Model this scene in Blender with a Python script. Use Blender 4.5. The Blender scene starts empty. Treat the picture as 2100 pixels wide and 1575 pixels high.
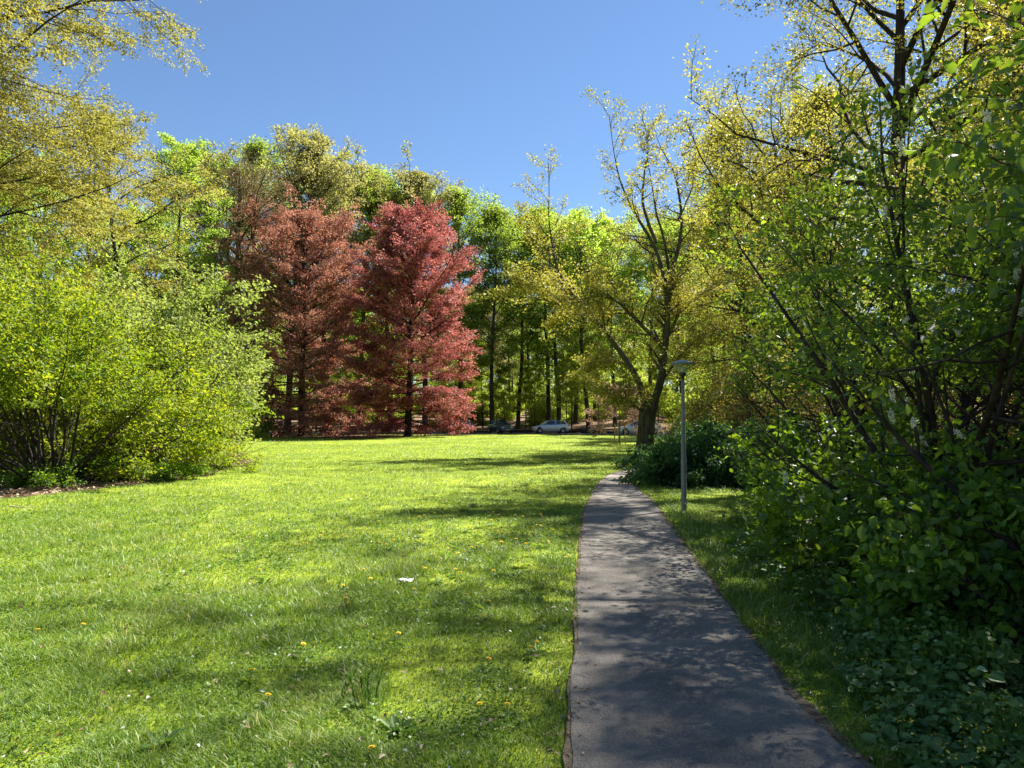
import bpy, math, random
import numpy as np
from mathutils import Vector, Matrix

rng = np.random.default_rng(11)
random.seed(5)
S = bpy.context.scene
COL = S.collection
F, CAMZ, PITCH = 1500.0, 1.7, math.atan(69.5 / 1500.0)
cp, sp_ = math.cos(PITCH), math.sin(PITCH)

def at(px, py, d):
    """world point seen at photo pixel (px,py) at depth y=d"""
    u, v = (px - 1050) / F, (787.5 - py) / F
    Y, Z = cp - v * sp_, sp_ + v * cp
    return np.array([u * d / Y, d, CAMZ + Z * d / Y])

def G(px, py):
    u, v = (px - 1050) / F, (787.5 - py) / F
    Y, Z = cp - v * sp_, sp_ + v * cp
    s = -CAMZ / Z
    return np.array([u * s, Y * s, 0.0])

# ------------------------------------------------------------------ terrain
def road_near(x):
    x = np.asarray(x, float)
    return 76.5 - 0.1 * x - 0.05 * np.clip(x - 1, 0, 16) ** 2 - 1.6 * np.clip(x - 17, 0, 99)
ROADW = 6.0
def hz(x, y):
    x = np.asarray(x, float); y = np.asarray(y, float)
    w = y - (road_near(x) + ROADW + 3.0)
    rise = np.clip(w, 0, 130) * 0.028 + np.clip(w, 0, 40) * 0.012
    und = np.clip((y - 34) / 20, 0, 1) * np.clip((road_near(x) - 3 - y) / 8, 0, 1) * (0.10 * np.sin(x * .21 + y * .13) + 0.06 * np.sin(x * .5 - y * .31))
    return rise + und
LX = lambda y: np.interp(y, [-20, 12, 14.7, 17.2, 22, 28, 35, 60, 75], [-17, -12.9, -11.5, -9.8, -9.0, -9.9, -12.9, -27, -40])
RX = lambda y: np.interp(y, [-20, 0, 3.5, 5, 8, 11, 13, 15, 17.1, 17.7, 22, 25, 34, 45, 60], [3.0, 2.6, 2.75, 2.9, 3.2, 3.7, 5, 8.5, 8.5, 3.6, 4.0, 6.8, 10.4, 14, 18])

def vnoise(x, y, s=1.0, seed=0):
    x = np.asarray(x) / s + seed * 17.3; y = np.asarray(y) / s + seed * 5.7
    xi, yi = np.floor(x), np.floor(y); fx, fy = x - xi, y - yi
    fx, fy = fx * fx * (3 - 2 * fx), fy * fy * (3 - 2 * fy)
    h = lambda a, b: np.modf(np.abs(np.sin(a * 127.1 + b * 311.7) * 43758.5453))[0]
    return (h(xi, yi) * (1 - fx) + h(xi + 1, yi) * fx) * (1 - fy) + (h(xi, yi + 1) * (1 - fx) + h(xi + 1, yi + 1) * fx) * fy

BEECH_BEDS = [(-20.3, 70.0, 7.0, 3.8), (-10.2, 67.5, 6.8, 4.0), (-15, 69, 7, 3.4)]
def zone(x, y):
    """0 lawn 1 litter bed 2 forest floor"""
    x = np.asarray(x, float); y = np.asarray(y, float)
    j = (vnoise(x, y, .7, 3) - .5) * .9
    z = np.zeros(x.shape, int)
    z[(x < LX(y) + j) | (x > RX(y) + j * .5)] = 1
    for a, b, c, d in BEECH_BEDS:
        z[((x - a) / c) ** 2 + ((y - b) / d) ** 2 < 1 + j * .4] = 1
    z[(y > 14) & (y < 65) & (x > RX(y))] = 1
    z[y > road_near(x) + ROADW - 1] = 2
    return z

# ------------------------------------------------------------------ tags
def tag(o, label=None, cat=None, group=None, kind=None):
    if label: o['label'] = label
    if cat: o['category'] = cat
    if group: o['group'] = group
    if kind: o['kind'] = kind
    return o
def link(o, parent=None):
    COL.objects.link(o)
    if parent is not None: o.parent = parent
    return o
def empty(name, loc=(0, 0, 0), rz=0):
    o = bpy.data.objects.new(name, None); o.location = tuple(float(c) for c in loc); o.rotation_euler = (0, 0, rz)
    o.empty_display_size = .3
    return link(o)
def copy_tree(o, parent=None):
    c = o.copy(); COL.objects.link(c)
    if parent is not None: c.parent = parent
    for ch in [k for k in CH.get(o.name, [])]:
        copy_tree(ch, c)
    return c
SKY = (1.0, .0, 6.0, .054); SUN = 5.0; EXPO = 1.64; DENOISE = 1
BL = 1.9
CH = {}
def reg(parent, child):
    CH.setdefault(parent.name, []).append(child)

# ------------------------------------------------------------------ geometry collector (all quads)
class Geo:
    def __init__(s): s.V = []; s.Q = []; s.A = []; s.n = 0
    def add(s, V, Q, a=0.5):
        V = np.asarray(V, np.float32).reshape(-1, 3); Q = np.asarray(Q, np.int32).reshape(-1, 4)
        s.V.append(V); s.Q.append(Q + s.n); s.n += len(V)
        s.A.append(np.broadcast_to(np.asarray(a, np.float32), (len(Q),)).copy())
    def mesh(s, name, mat, smooth=False):
        V = np.concatenate(s.V); Q = np.concatenate(s.Q); A = np.concatenate(s.A)
        me = bpy.data.meshes.new(name)
        me.vertices.add(len(V)); me.vertices.foreach_set('co', V.ravel())
        me.loops.add(len(Q) * 4); me.loops.foreach_set('vertex_index', Q.ravel())
        me.polygons.add(len(Q)); me.polygons.foreach_set('loop_start', np.arange(0, len(Q) * 4, 4, dtype=np.int32))
        me.update(calc_edges=True)
        at_ = me.attributes.new('v', 'FLOAT', 'FACE'); at_.data.foreach_set('value', A)
        if smooth: me.polygons.foreach_set('use_smooth', np.ones(len(Q), bool))
        for m in (mat if isinstance(mat, (list, tuple)) else [mat]): me.materials.append(m)
        return me
    def obj(s, name, mat, parent=None, smooth=False, loc=None):
        o = bpy.data.objects.new(name, s.mesh(name, mat, smooth)); link(o, parent)
        if parent is not None: reg(parent, o)
        if loc is not None: o.location = loc
        return o

def norm(a):
    return a / np.maximum(np.linalg.norm(a, axis=-1, keepdims=True), 1e-9)

def tube(g, P, R, k=5, a=.5):
    P = np.asarray(P, float); R = np.asarray(R, float); n = len(P)
    T = np.gradient(P, axis=0); T = norm(T)
    ref = np.array([0.31, 0.95, 0.05]) if abs(T[:, 2]).mean() > .6 else np.array([0.02, 0.1, 1.0])
    U = norm(np.cross(T, ref)); W = np.cross(T, U)
    th = np.arange(k) / k * 2 * math.pi
    V = P[:, None] + R[:, None, None] * (np.cos(th)[None, :, None] * U[:, None] + np.sin(th)[None, :, None] * W[:, None])
    i = np.arange(n - 1)[:, None] * k; j = np.arange(k)[None]; j2 = (j + 1) % k
    Q = np.stack([i + j, i + j2, i + k + j2, i + k + j], -1).reshape(-1, 4)
    g.add(V.reshape(-1, 3), Q, a)

def lathe(g, prof, k=24, c=(0, 0, 0), a=.5):
    prof = np.asarray(prof, float); n = len(prof); th = np.arange(k) / k * 2 * math.pi
    V = np.stack([prof[:, 0, None] * np.cos(th), prof[:, 0, None] * np.sin(th), np.repeat(prof[:, 1, None], k, 1)], -1) + np.array(c)
    i = np.arange(n - 1)[:, None] * k; j = np.arange(k)[None]; j2 = (j + 1) % k
    g.add(V.reshape(-1, 3), np.stack([i + j, i + j2, i + k + j2, i + k + j], -1).reshape(-1, 4), a)

def box(g, c, s, rz=0, a=.5):
    c = np.array(c, float); s = np.array(s, float) / 2
    V = np.array([[x, y, z] for x in (-1, 1) for y in (-1, 1) for z in (-1, 1)], float) * s
    ca, sa = math.cos(rz), math.sin(rz)
    V = np.stack([V[:, 0] * ca - V[:, 1] * sa, V[:, 0] * sa + V[:, 1] * ca, V[:, 2]], 1) + c
    g.add(V, [[0, 1, 3, 2], [4, 6, 7, 5], [0, 4, 5, 1], [2, 3, 7, 6], [0, 2, 6, 4], [1, 5, 7, 3]], a)

def leaves(g, P, D, N, L, W, v, fold=.25, simple=False, curl=.12):
    """P base, D direction, N normal, L length, W full width"""
    n = len(P)
    D = norm(D); Sd = norm(np.cross(D, N)); N = np.cross(Sd, D)
    L = np.broadcast_to(np.asarray(L, float), (n,))[:, None]; W = np.broadcast_to(np.asarray(W, float), (n,))[:, None] / 2
    if simple:
        V = np.stack([P, P + D * L * .45 + Sd * W + N * W * fold, P + D * L - N * L * curl, P + D * L * .45 - Sd * W + N * W * fold], 1)
        g.add(V.reshape(-1, 3), np.arange(n * 4).reshape(-1, 4), v)
    else:
        b = P; t = P + D * L - N * L * curl * 2
        l1 = P + D * L * .3 + Sd * W * .92 + N * W * fold; r1 = P + D * L * .3 - Sd * W * .92 + N * W * fold
        l2 = P + D * L * .7 + Sd * W * .75 + N * (W * fold - L * curl); r2 = P + D * L * .7 - Sd * W * .75 + N * (W * fold - L * curl)
        V = np.stack([b, l1, l2, t, r2, r1], 1).reshape(-1, 3)
        i = np.arange(n)[:, None] * 6
        Q = np.concatenate([i + np.array([[0, 1, 2, 3]]), i + np.array([[0, 3, 4, 5]])], 0)
        g.add(V, Q, np.concatenate([v, v]) if np.ndim(v) else v)

# ------------------------------------------------------------------ materials
def newmat(name):
    m = bpy.data.materials.new(name); m.use_nodes = True; nt = m.node_tree; nt.nodes.clear()
    out = nt.nodes.new('ShaderNodeOutputMaterial')
    return m, nt, out
def nd(nt, t, **kw):
    n = nt.nodes.new(t)
    for k, v in kw.items():
        if k in n.inputs: n.inputs[k].default_value = v
        else: setattr(n, k, v)
    return n
def ramp(nt, fac, cols, pos=None):
    r = nt.nodes.new('ShaderNodeValToRGB'); e = r.color_ramp.elements
    pos = pos or [i / (len(cols) - 1) for i in range(len(cols))]
    while len(e) < len(cols): e.new(.5)
    for i, c in enumerate(cols): e[i].position = pos[i]; e[i].color = (*c, 1)
    nt.links.new(fac, r.inputs[0]); return r.outputs[0]

def leafmat(name, cols, tmul=(1.9, 2.0, .9), mix=.5, rough=.5, spec=.28, pos=None, vary=.25, bl=1.9, gain=1.0):
    m, nt, out = newmat(name); L = nt.links.new
    at_ = nd(nt, 'ShaderNodeAttribute', attribute_name='v')
    cols = [(a * gain, b * gain, c * bl * gain) for a, b, c in cols]; tmul = (tmul[0], tmul[1], tmul[2] * (1.35 if bl > 1.5 else 1))
    c = ramp(nt, at_.outputs['Fac'], cols, pos)
    oi = nd(nt, 'ShaderNodeObjectInfo')
    mr = nd(nt, 'ShaderNodeMapRange'); mr.inputs[3].default_value = 1 - vary; mr.inputs[4].default_value = 1 + vary
    L(oi.outputs['Random'], mr.inputs[0])
    hs = nd(nt, 'ShaderNodeHueSaturation'); L(mr.outputs[0], hs.inputs['Value']); L(c, hs.inputs['Color'])
    p = nd(nt, 'ShaderNodeBsdfPrincipled'); L(hs.outputs[0], p.inputs['Base Color'])
    p.inputs['Roughness'].default_value = rough; p.inputs['Specular IOR Level'].default_value = spec
    mu = nd(nt, 'ShaderNodeMix', data_type='RGBA', blend_type='MULTIPLY'); mu.inputs[0].default_value = 1
    L(hs.outputs[0], mu.inputs[6]); mu.inputs[7].default_value = (*tmul, 1)
    t = nd(nt, 'ShaderNodeBsdfTranslucent'); L(mu.outputs[2], t.inputs[0])
    ms = nd(nt, 'ShaderNodeMixShader'); ms.inputs[0].default_value = mix
    L(p.outputs[0], ms.inputs[1]); L(t.outputs[0], ms.inputs[2]); L(ms.outputs[0], out.inputs[0])
    return m

def barkmat(name, c1, c2, c3=None, scale=14, moss=0):
    m, nt, out = newmat(name); L = nt.links.new
    tc = nd(nt, 'ShaderNodeTexCoord'); mp = nd(nt, 'ShaderNodeMapping'); mp.inputs['Scale'].default_value = (1, 1, .22)
    L(tc.outputs['Object'], mp.inputs[0])
    n = nd(nt, 'ShaderNodeTexNoise', Scale=scale, Detail=6.0); L(mp.outputs[0], n.inputs[0])
    c = ramp(nt, n.outputs['Fac'], [c1, c2, c3 or c2], [.3, .55, .8])
    if moss:
        n2 = nd(nt, 'ShaderNodeTexNoise', Scale=2.2, Detail=4.0); L(tc.outputs['Object'], n2.inputs[0])
        f = ramp(nt, n2.outputs['Fac'], [(0, 0, 0), (moss,) * 3], [.45, .62])
        mx = nd(nt, 'ShaderNodeMix', data_type='RGBA'); L(f, mx.inputs[0]); L(c, mx.inputs[6]); mx.inputs[7].default_value = (.09, .10, .03, 1); c = mx.outputs[2]
    b = nd(nt, 'ShaderNodeBump', Strength=.8, Distance=.04); L(n.outputs['Fac'], b.inputs['Height'])
    p = nd(nt, 'ShaderNodeBsdfPrincipled', Roughness=.9); p.inputs['Specular IOR Level'].default_value = .15
    L(c, p.inputs['Base Color']); L(b.outputs[0], p.inputs['Normal']); L(p.outputs[0], out.inputs[0])
    return m

def plain(name, col, rough=.5, metal=0, spec=.5, noise=0.0, coat=0):
    m, nt, out = newmat(name); L = nt.links.new
    p = nd(nt, 'ShaderNodeBsdfPrincipled', Roughness=rough, Metallic=metal); p.inputs['Base Color'].default_value = (*col, 1)
    p.inputs['Specular IOR Level'].default_value = spec; p.inputs['Coat Weight'].default_value = coat
    if noise:
        tc = nd(nt, 'ShaderNodeTexCoord'); n = nd(nt, 'ShaderNodeTexNoise', Scale=9.0, Detail=6.0); L(tc.outputs['Object'], n.inputs[0])
        c = ramp(nt, n.outputs['Fac'], [tuple(k * (1 - noise) for k in col), tuple(min(1, k * (1 + noise)) for k in col)], [.3, .7]); L(c, p.inputs['Base Color'])
    L(p.outputs[0], out.inputs[0]); return m

def groundmat(name, layers, scale_big, scale_small, bump=.4, rough=.95, speck=None):
    """layers: dark, mid, light colours"""
    m, nt, out = newmat(name); L = nt.links.new
    ge = nd(nt, 'ShaderNodeNewGeometry')
    n1 = nd(nt, 'ShaderNodeTexNoise', Scale=scale_big, Detail=5.0); L(ge.outputs['Position'], n1.inputs[0])
    n2 = nd(nt, 'ShaderNodeTexNoise', Scale=scale_small, Detail=8.0, Roughness=.7); L(ge.outputs['Position'], n2.inputs[0])
    mx = nd(nt, 'ShaderNodeMix', data_type='FLOAT'); mx.inputs[0].default_value = .55; L(n1.outputs['Fac'], mx.inputs[2]); L(n2.outputs['Fac'], mx.inputs[3])
    c = ramp(nt, mx.outputs[0], layers, [.36, .5, .66])
    if speck:
        v = nd(nt, 'ShaderNodeTexVoronoi', Scale=speck[0]); L(ge.outputs['Position'], v.inputs[0])
        f = ramp(nt, v.outputs['Distance'], [(1, 1, 1), (0, 0, 0)], [speck[1], speck[1] + .08])
        gt = nd(nt, 'ShaderNodeMath', operation='GREATER_THAN'); gt.inputs[1].default_value = speck[3]
        sx = nd(nt, 'ShaderNodeSeparateColor'); L(v.outputs['Color'], sx.inputs[0]); L(sx.outputs[0], gt.inputs[0])
        mm = nd(nt, 'ShaderNodeMath', operation='MULTIPLY'); L(f, mm.inputs[0]); L(gt.outputs[0], mm.inputs[1])
        m2 = nd(nt, 'ShaderNodeMix', data_type='RGBA'); L(mm.outputs[0], m2.inputs[0]); L(c, m2.inputs[6]); m2.inputs[7].default_value = (*speck[2], 1); c = m2.outputs[2]
    b = nd(nt, 'ShaderNodeBump', Strength=bump, Distance=.03); L(n2.outputs['Fac'], b.inputs['Height'])
    p = nd(nt, 'ShaderNodeBsdfPrincipled', Roughness=rough); p.inputs['Specular IOR Level'].default_value = .2
    L(c, p.inputs['Base Color']); L(b.outputs[0], p.inputs['Normal']); L(p.outputs[0], out.inputs[0])
    return m

M = {}
M['lawn'] = groundmat('lawn soil and turf', [(.115, .165, .011), (.205, .265, .016), (.30, .33, .028)], .35, 22)
M['litter'] = groundmat('leaf litter', [(.035, .022, .014), (.12, .075, .045), (.27, .18, .12)], .8, 16, bump=1)
M['floor'] = groundmat('forest floor', [(.06, .035, .02), (.17, .10, .06), (.30, .20, .14)], .25, 5, bump=1)
M['asphalt'] = groundmat('worn asphalt', [(.125, .114, .098), (.225, .200, .168), (.33, .29, .24)], 1.6, 60, bump=1, rough=.8, speck=(85, .22, (.42, .39, .36), .74))
M['road'] = groundmat('road asphalt', [(.10, .095, .09), (.14, .13, .125), (.18, .17, .16)], .5, 10, bump=.3, rough=.85)
M['dirt'] = groundmat('path edge dirt', [(.10, .07, .045), (.20, .145, .095), (.34, .26, .18)], 5, 60, bump=1)
M['grass'] = leafmat('grass blades', [(.040, .084, .006), (.092, .166, .010), (.19, .262, .017), (.40, .37, .11)], tmul=(1.6, 1.45, .7), mix=.42, rough=.42, spec=.35, pos=[0, .4, .8, 1], vary=0, gain=1.25)
M['beech'] = leafmat('fresh beech leaves', [(.075, .13, .011), (.14, .205, .019), (.22, .27, .035)], tmul=(2.3, 2.15, .9), mix=.6, gain=1.28)
M['paleyellow'] = leafmat('pale young leaves', [(.185, .19, .03), (.32, .31, .05), (.46, .42, .09)], tmul=(1.35, 1.3, .7), mix=.48, vary=.12, bl=1.5)
M['olive'] = leafmat('olive young leaves', [(.15, .155, .03), (.25, .245, .045), (.35, .32, .08)], tmul=(1.5, 1.5, .7), mix=.5, vary=.15)
M['oakleaf'] = leafmat('young oak leaves', [(.17, .175, .018), (.29, .285, .030), (.42, .37, .055)], tmul=(1.5, 1.45, .6), mix=.48, vary=.12)
M['copper'] = leafmat('copper beech leaves', [(.11, .050, .035), (.28, .15, .105), (.48, .31, .23)], tmul=(1.6, 1.15, .95), mix=.45, rough=.5, spec=.25, vary=0, bl=1.0)
M['crimson'] = leafmat('crimson beech leaves', [(.10, .030, .032), (.28, .105, .088), (.50, .29, .24)], tmul=(1.6, 1.05, 1.0), mix=.45, rough=.5, spec=.25, vary=0, bl=1.0)
M['hazel'] = leafmat('yellow green shrub leaves', [(.05, .11, .008), (.15, .22, .014), (.29, .315, .025), (.42, .28, .05)], tmul=(1.7, 1.6, .6), mix=.5, pos=[0, .45, .85, 1], vary=.1, bl=1.2)
M['maple'] = leafmat('pale green shrub leaves', [(.12, .17, .02), (.22, .27, .035), (.34, .36, .07)], tmul=(1.8, 1.8, .8), mix=.48, vary=.1)
M['cherry'] = leafmat('bird cherry leaves', [(.023, .051, .016), (.047, .095, .023), (.090, .155, .027), (.24, .20, .03)], tmul=(6.6, 4.8, 1.0), mix=.44, rough=.42, spec=.35, pos=[0, .5, .95, 1], vary=.12, bl=1.15)
M['dogwood'] = leafmat('round glossy shrub leaves', [(.030, .075, .014), (.060, .130, .020), (.12, .195, .03)], tmul=(5.0, 3.8, .8), mix=.42, rough=.42, spec=.35, vary=.1, bl=1.15)
M['laurel'] = leafmat('dark evergreen shrub leaves', [(.022, .06, .018), (.045, .105, .028), (.09, .17, .035)], tmul=(2.4, 2.4, .8), mix=.32, rough=.5, spec=.25, vary=.1, bl=1.15)
M['brownbush'] = leafmat('budding shrub leaves', [(.13, .12, .03), (.22, .20, .045), (.32, .25, .09)], tmul=(1.7, 1.6, .7), mix=.45, vary=.15, bl=1.3)
M['cover'] = leafmat('variegated ground cover', [(.045, .08, .014), (.07, .13, .02), (.13, .20, .05), (.26, .33, .14)], tmul=(2.2, 2.2, .8), mix=.3, rough=.45, spec=.4, pos=[0, .5, .8, 1], vary=0, bl=1.15, gain=1.3)
M['under'] = leafmat('sunlit understorey leaves', [(.13, .18, .012), (.23, .29, .02), (.33, .38, .04)], tmul=(1.9, 1.8, .8), mix=.52, vary=.15, gain=1.2)
M['bud'] = leafmat('brown buds and twigs', [(.17, .145, .065), (.28, .24, .10), (.36, .32, .12)], tmul=(1.2, 1.0, .8), mix=.3, vary=.05, bl=1.0)
M['barkbeech'] = barkmat('grey beech bark', (.03, .025, .018), (.055, .046, .034), (.09, .08, .058), 6)
M['barkoak'] = barkmat('oak bark with moss', (.035, .027, .018), (.09, .073, .052), (.17, .145, .11), 9, moss=.6)
M['barkdark'] = barkmat('dark bark', (.018, .014, .011), (.04, .032, .026), (.07, .058, .045), 12)
M['stem'] = barkmat('shrub stems', (.03, .022, .015), (.065, .048, .033), (.11, .085, .06), 20)

# ------------------------------------------------------------------ trees
def branch(r, p0, d0, L, n=6, wob=.12, trop=0.0):
    P = [np.array(p0, float)]; d = np.array(d0, float); d /= np.linalg.norm(d)
    for i in range(n):
        d = d + r.normal(0, wob, 3) + np.array([0, 0, trop]); d /= np.linalg.norm(d)
        P.append(P[-1] + d * L / n)
    return np.array(P)
def interpP(P, s):
    x = s * (len(P) - 1); i = int(min(x, len(P) - 2)); f = x - i
    return P[i] * (1 - f) + P[i + 1] * f, norm(P[i + 1] - P[i])

def side_dir(r, T, ang, flat=.5):
    """a direction leaving T at angle ang; flat pulls it into the horizontal plane"""
    q = norm(np.cross(T, r.normal(0, 1, 3)))
    h = norm(np.cross(T, [0, 0, 1.0])) * (1 if r.random() < .5 else -1)
    q = norm(q * (1 - flat) + h * flat)
    return norm(T * math.cos(ang) + q * math.sin(ang))

def foliate(r, gb, gl, prim, n2=8, n3=5, k=24, l2=.45, l3=.45, leaf=(.12, .08), spread=.10, flat=.6, trop2=.0, simple=True,
            sides=(4, 3), s0=.2, tone=(.35, .35, .3), keep=None, bound=None, twigmesh=True, normup=1.0, droop=.0, tipv=0.0, l3min=.25, nseg2=4, edge=0, minr=.004):
    """prim: list of (P,R). Grows secondaries, twigs and leaves."""
    S_, D_, L_, C_, Tb = [], [], [], [], []
    for P, R in prim:
        L1 = np.linalg.norm(np.diff(P, axis=0), axis=1).sum()
        m = max(2, int(round(n2 * (.7 + .6 * r.random()))))
        for j in range(m):
            s = s0 + (1 - s0) * (j + r.random()) / m
            p, T = interpP(P, s); rr = np.interp(s, np.linspace(0, 1, len(R)), R)
            d = side_dir(r, T, r.uniform(.5, 1.1), flat)
            L2 = max(.3 * l2 * L1, l2 * L1 * (1.15 - .75 * s) * r.uniform(.6, 1.25))
            P2 = branch(r, p, d, L2, nseg2, .14, trop2)
            if bound is not None and not bound(P2[-1:])[0]: continue
            tube(gb, P2, np.linspace(max(rr * .55, minr * 2), minr, len(P2)), sides[0])
            tone2 = r.random()
            for q in range(n3 + 1):
                s3 = .12 + .88 * (q + r.random() * .7) / (n3 + .5); s3 = min(s3, 1)
                p3, T3 = interpP(P2, s3)
                d3 = T3 if q == n3 else side_dir(r, T3, r.uniform(.4, 1.0), flat)
                S_.append(p3); D_.append(d3 + np.array([0, 0, -droop])); L_.append(max(l3min, l3 * L2 * (1.2 - .6 * s3) * r.uniform(.6, 1.3)))
                C_.append(tone2); Tb.append(s3)
    S_ = np.array(S_); D_ = norm(np.array(D_)); L_ = np.array(L_); C_ = np.array(C_)
    if keep is not None:
        mk = keep(S_ + D_ * L_[:, None] * .6); S_, D_, L_, C_ = S_[mk], D_[mk], L_[mk], C_[mk]
    nT = len(S_)
    if twigmesh:
        bend = r.normal(0, .08, (nT, 3)) * L_[:, None]
        mid = S_ + D_ * L_[:, None] * .5 + bend; tip = S_ + D_ * L_[:, None]
        rt = minr * .8
        side = norm(np.cross(D_, r.normal(0, 1, (nT, 3)))); sd2 = np.cross(D_, side)
        for (a, b, ra, rb) in ((S_, mid, rt, rt * .8), (mid, tip, rt * .8, rt * .4)):
            ring = []
            for (c, rad) in ((a, ra), (b, rb)):
                for t in (0, 2.094, 4.189):
                    ring.append(c + (side * math.cos(t) + sd2 * math.sin(t)) * rad)
            V = np.stack(ring, 1).reshape(-1, 3); i = np.arange(nT)[:, None] * 6
            gb.add(V, np.concatenate([i + np.array([[0, 1, 4, 3]]), i + np.array([[1, 2, 5, 4]]), i + np.array([[2, 0, 3, 5]])]), .5)
    if k <= 0: return S_, D_, L_
    reps = np.maximum(1, np.round(k * L_ / L_.mean() * r.uniform(.5, 1.5, nT))).astype(int)
    idx = np.repeat(np.arange(nT), reps); n = len(idx)
    s = r.random(n) ** .8
    P = S_[idx] + D_[idx] * (L_[idx] * s)[:, None]
    off = r.normal(0, spread, (n, 3)); off[:, 2] *= .55
    P = P + off - np.array([0, 0, 1]) * (droop * L_[idx] * s ** 2 * .5)[:, None]
    if keep is not None:
        mk = keep(P); P, idx, s = P[mk], idx[mk], s[mk]; n = len(P)
    D = norm(D_[idx] * .6 + norm(off[:n] if len(off) == n else r.normal(0, 1, (n, 3))) * .5 + r.normal(0, .45, (n, 3)) + np.array([0, 0, -droop * .6]))
    N = norm(np.array([0, 0, normup]) + r.normal(0, .75, (n, 3)))
    sz = r.uniform(.65, 1.25, n)
    v = np.clip(tone[0] + tone[1] * (r.random(n) - .3) + tone[2] * C_[idx] + tipv * np.clip(s - .6, 0, 1), 0, 1)
    leaves(gl, P, D, N, leaf[0] * sz, leaf[1] * sz, v, simple=simple)
    return S_, D_, L_

def trunk(r, gb, H, r0, lean=(0, 0), wob=.03, n=12, flare=1.5, k=10, top=.08, fork=None):
    P = [np.zeros(3)]
    d = np.array([lean[0], lean[1], 1.0])
    for i in range(n):
        d = d + np.append(r.normal(0, wob, 2), 0); d[2] = 1
        P.append(P[-1] + norm(d) * H / n)
    P = np.array(P); P *= np.array([1, 1, H / P[-1][2]])
    t = np.linspace(0, 1, n + 1)
    R = r0 * (1 - (1 - top) * t ** 1.1); 
    Pb = np.vstack([[0, 0, -.3], P[0] + [0, 0, .02], P[0] * .5 + P[1] * .5 * .3, P[1:]]); Rb = np.concatenate([[r0 * flare * 1.15, r0 * flare, (R[0] * 1.06)], R[1:]])
    tube(gb, Pb, Rb, k)
    return P, R

def tree(name, seed, H, r0, crown0, R, env, n1=38, el=(-.1, 1.1), n2=8, n3=5, k=24, leaf=(.14, .09), mats=('beech', 'barkbeech'), lean=(0, 0), trop=.02,
         spread=.12, flat=.6, l2=.42, lop=.25, wob=.1, tone=(.35, .35, .3), simple=True, side=None, droop=0., twigmesh=True, keep=None, trunkw=.02, rfac=.38, trop2=0., minr=.012, topr=.06, tp=.95):
    r = np.random.default_rng(seed)
    gb, gl = Geo(), Geo()
    P, RR = trunk(r, gb, H * .97, r0, lean, trunkw, top=topr)
    prim = []; az = r.uniform(0, 6)
    ph = r.uniform(0, 6, 3)
    for i in range(n1):
        t = crown0 + (1 - crown0) * ((i + .8 * r.random()) / n1) ** tp
        t = min(t, .995)
        az += 2.4 + r.normal(0, .3)
        u = (t - crown0) / (1 - crown0)
        Re = R * env(u) * (1 + lop * (math.sin(az + ph[0]) * .5 + math.sin(2 * az + ph[1] + 4 * u) * .5)) * r.uniform(.82, 1.12)
        if side is not None: Re *= 1 + side[1] * math.cos(az - side[0])
        e = el[0] + (el[1] - el[0]) * u + r.normal(0, .1)
        L = max(Re / max(math.cos(e), .35), .5)
        p, T = interpP(P, t); L = max(min(L, (H * 1.0 - p[2]) / max(math.sin(e) + .12, .1)), R * .12); rr = np.interp(t, np.linspace(0, 1, len(RR)), RR)
        d = np.array([math.cos(az) * math.cos(e), math.sin(az) * math.cos(e), math.sin(e)])
        P1 = branch(r, p, d, L, 7, wob, trop)
        R1 = np.linspace(max(min(rr * .75, r0 * rfac * (L / R) * .5 + .01), minr * 1.6), minr, 8)
        tube(gb, P1, R1, 5)
        prim.append((P1, R1))
    prim.append((P[-3:], RR[-3:]))
    foliate(r, gb, gl, prim, n2, n3, k, l2=l2, leaf=leaf, spread=spread, flat=flat, tone=tone, simple=simple, droop=droop, twigmesh=twigmesh, keep=keep, trop2=trop2, minr=minr * .6)
    zz = np.percentile(np.concatenate(gl.V)[::7, 2], 99.6); f = H / zz
    def sq(A): A[:, 2] = np.where(A[:, 2] > H * .35, H * .35 + (A[:, 2] - H * .35) * (H * .65) / (zz - H * .35), A[:, 2])
    for A in gl.V: sq(A)
    for A in gb.V: sq(A)
    root = empty(name)
    gb.obj('trunk', M[mats[1]], root, smooth=True)
    if gl.n: gl.obj('crown', M[mats[0]], root)
    return root

USED = set()
def place(proto, x, y, rz=0, sc=1, label=None, cat='tree', group=None, z=None, szf=1.0):
    o = proto if proto.name not in USED else copy_tree(proto)
    if proto.name not in USED: USED.add(proto.name)
    o.location = (float(x), float(y), float(hz(x, y) if z is None else z)); o.rotation_euler = (0, 0, rz); o.scale = (sc, sc, sc * szf)
    tag(o, label, cat, group)
    return o

# envelopes (u 0..1 crown base to top) -> radius fraction
egg = lambda u: max(.12, math.sin(math.pi * min(1, (u * .86 + .12))) ** .7)
cone = lambda u: max(.06, (1 - u) ** .62 * (0.8 + .2 * min(1, u * 6)))
dome = lambda u: max(.15, (1 - u ** 2.4) ** .55)

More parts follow.
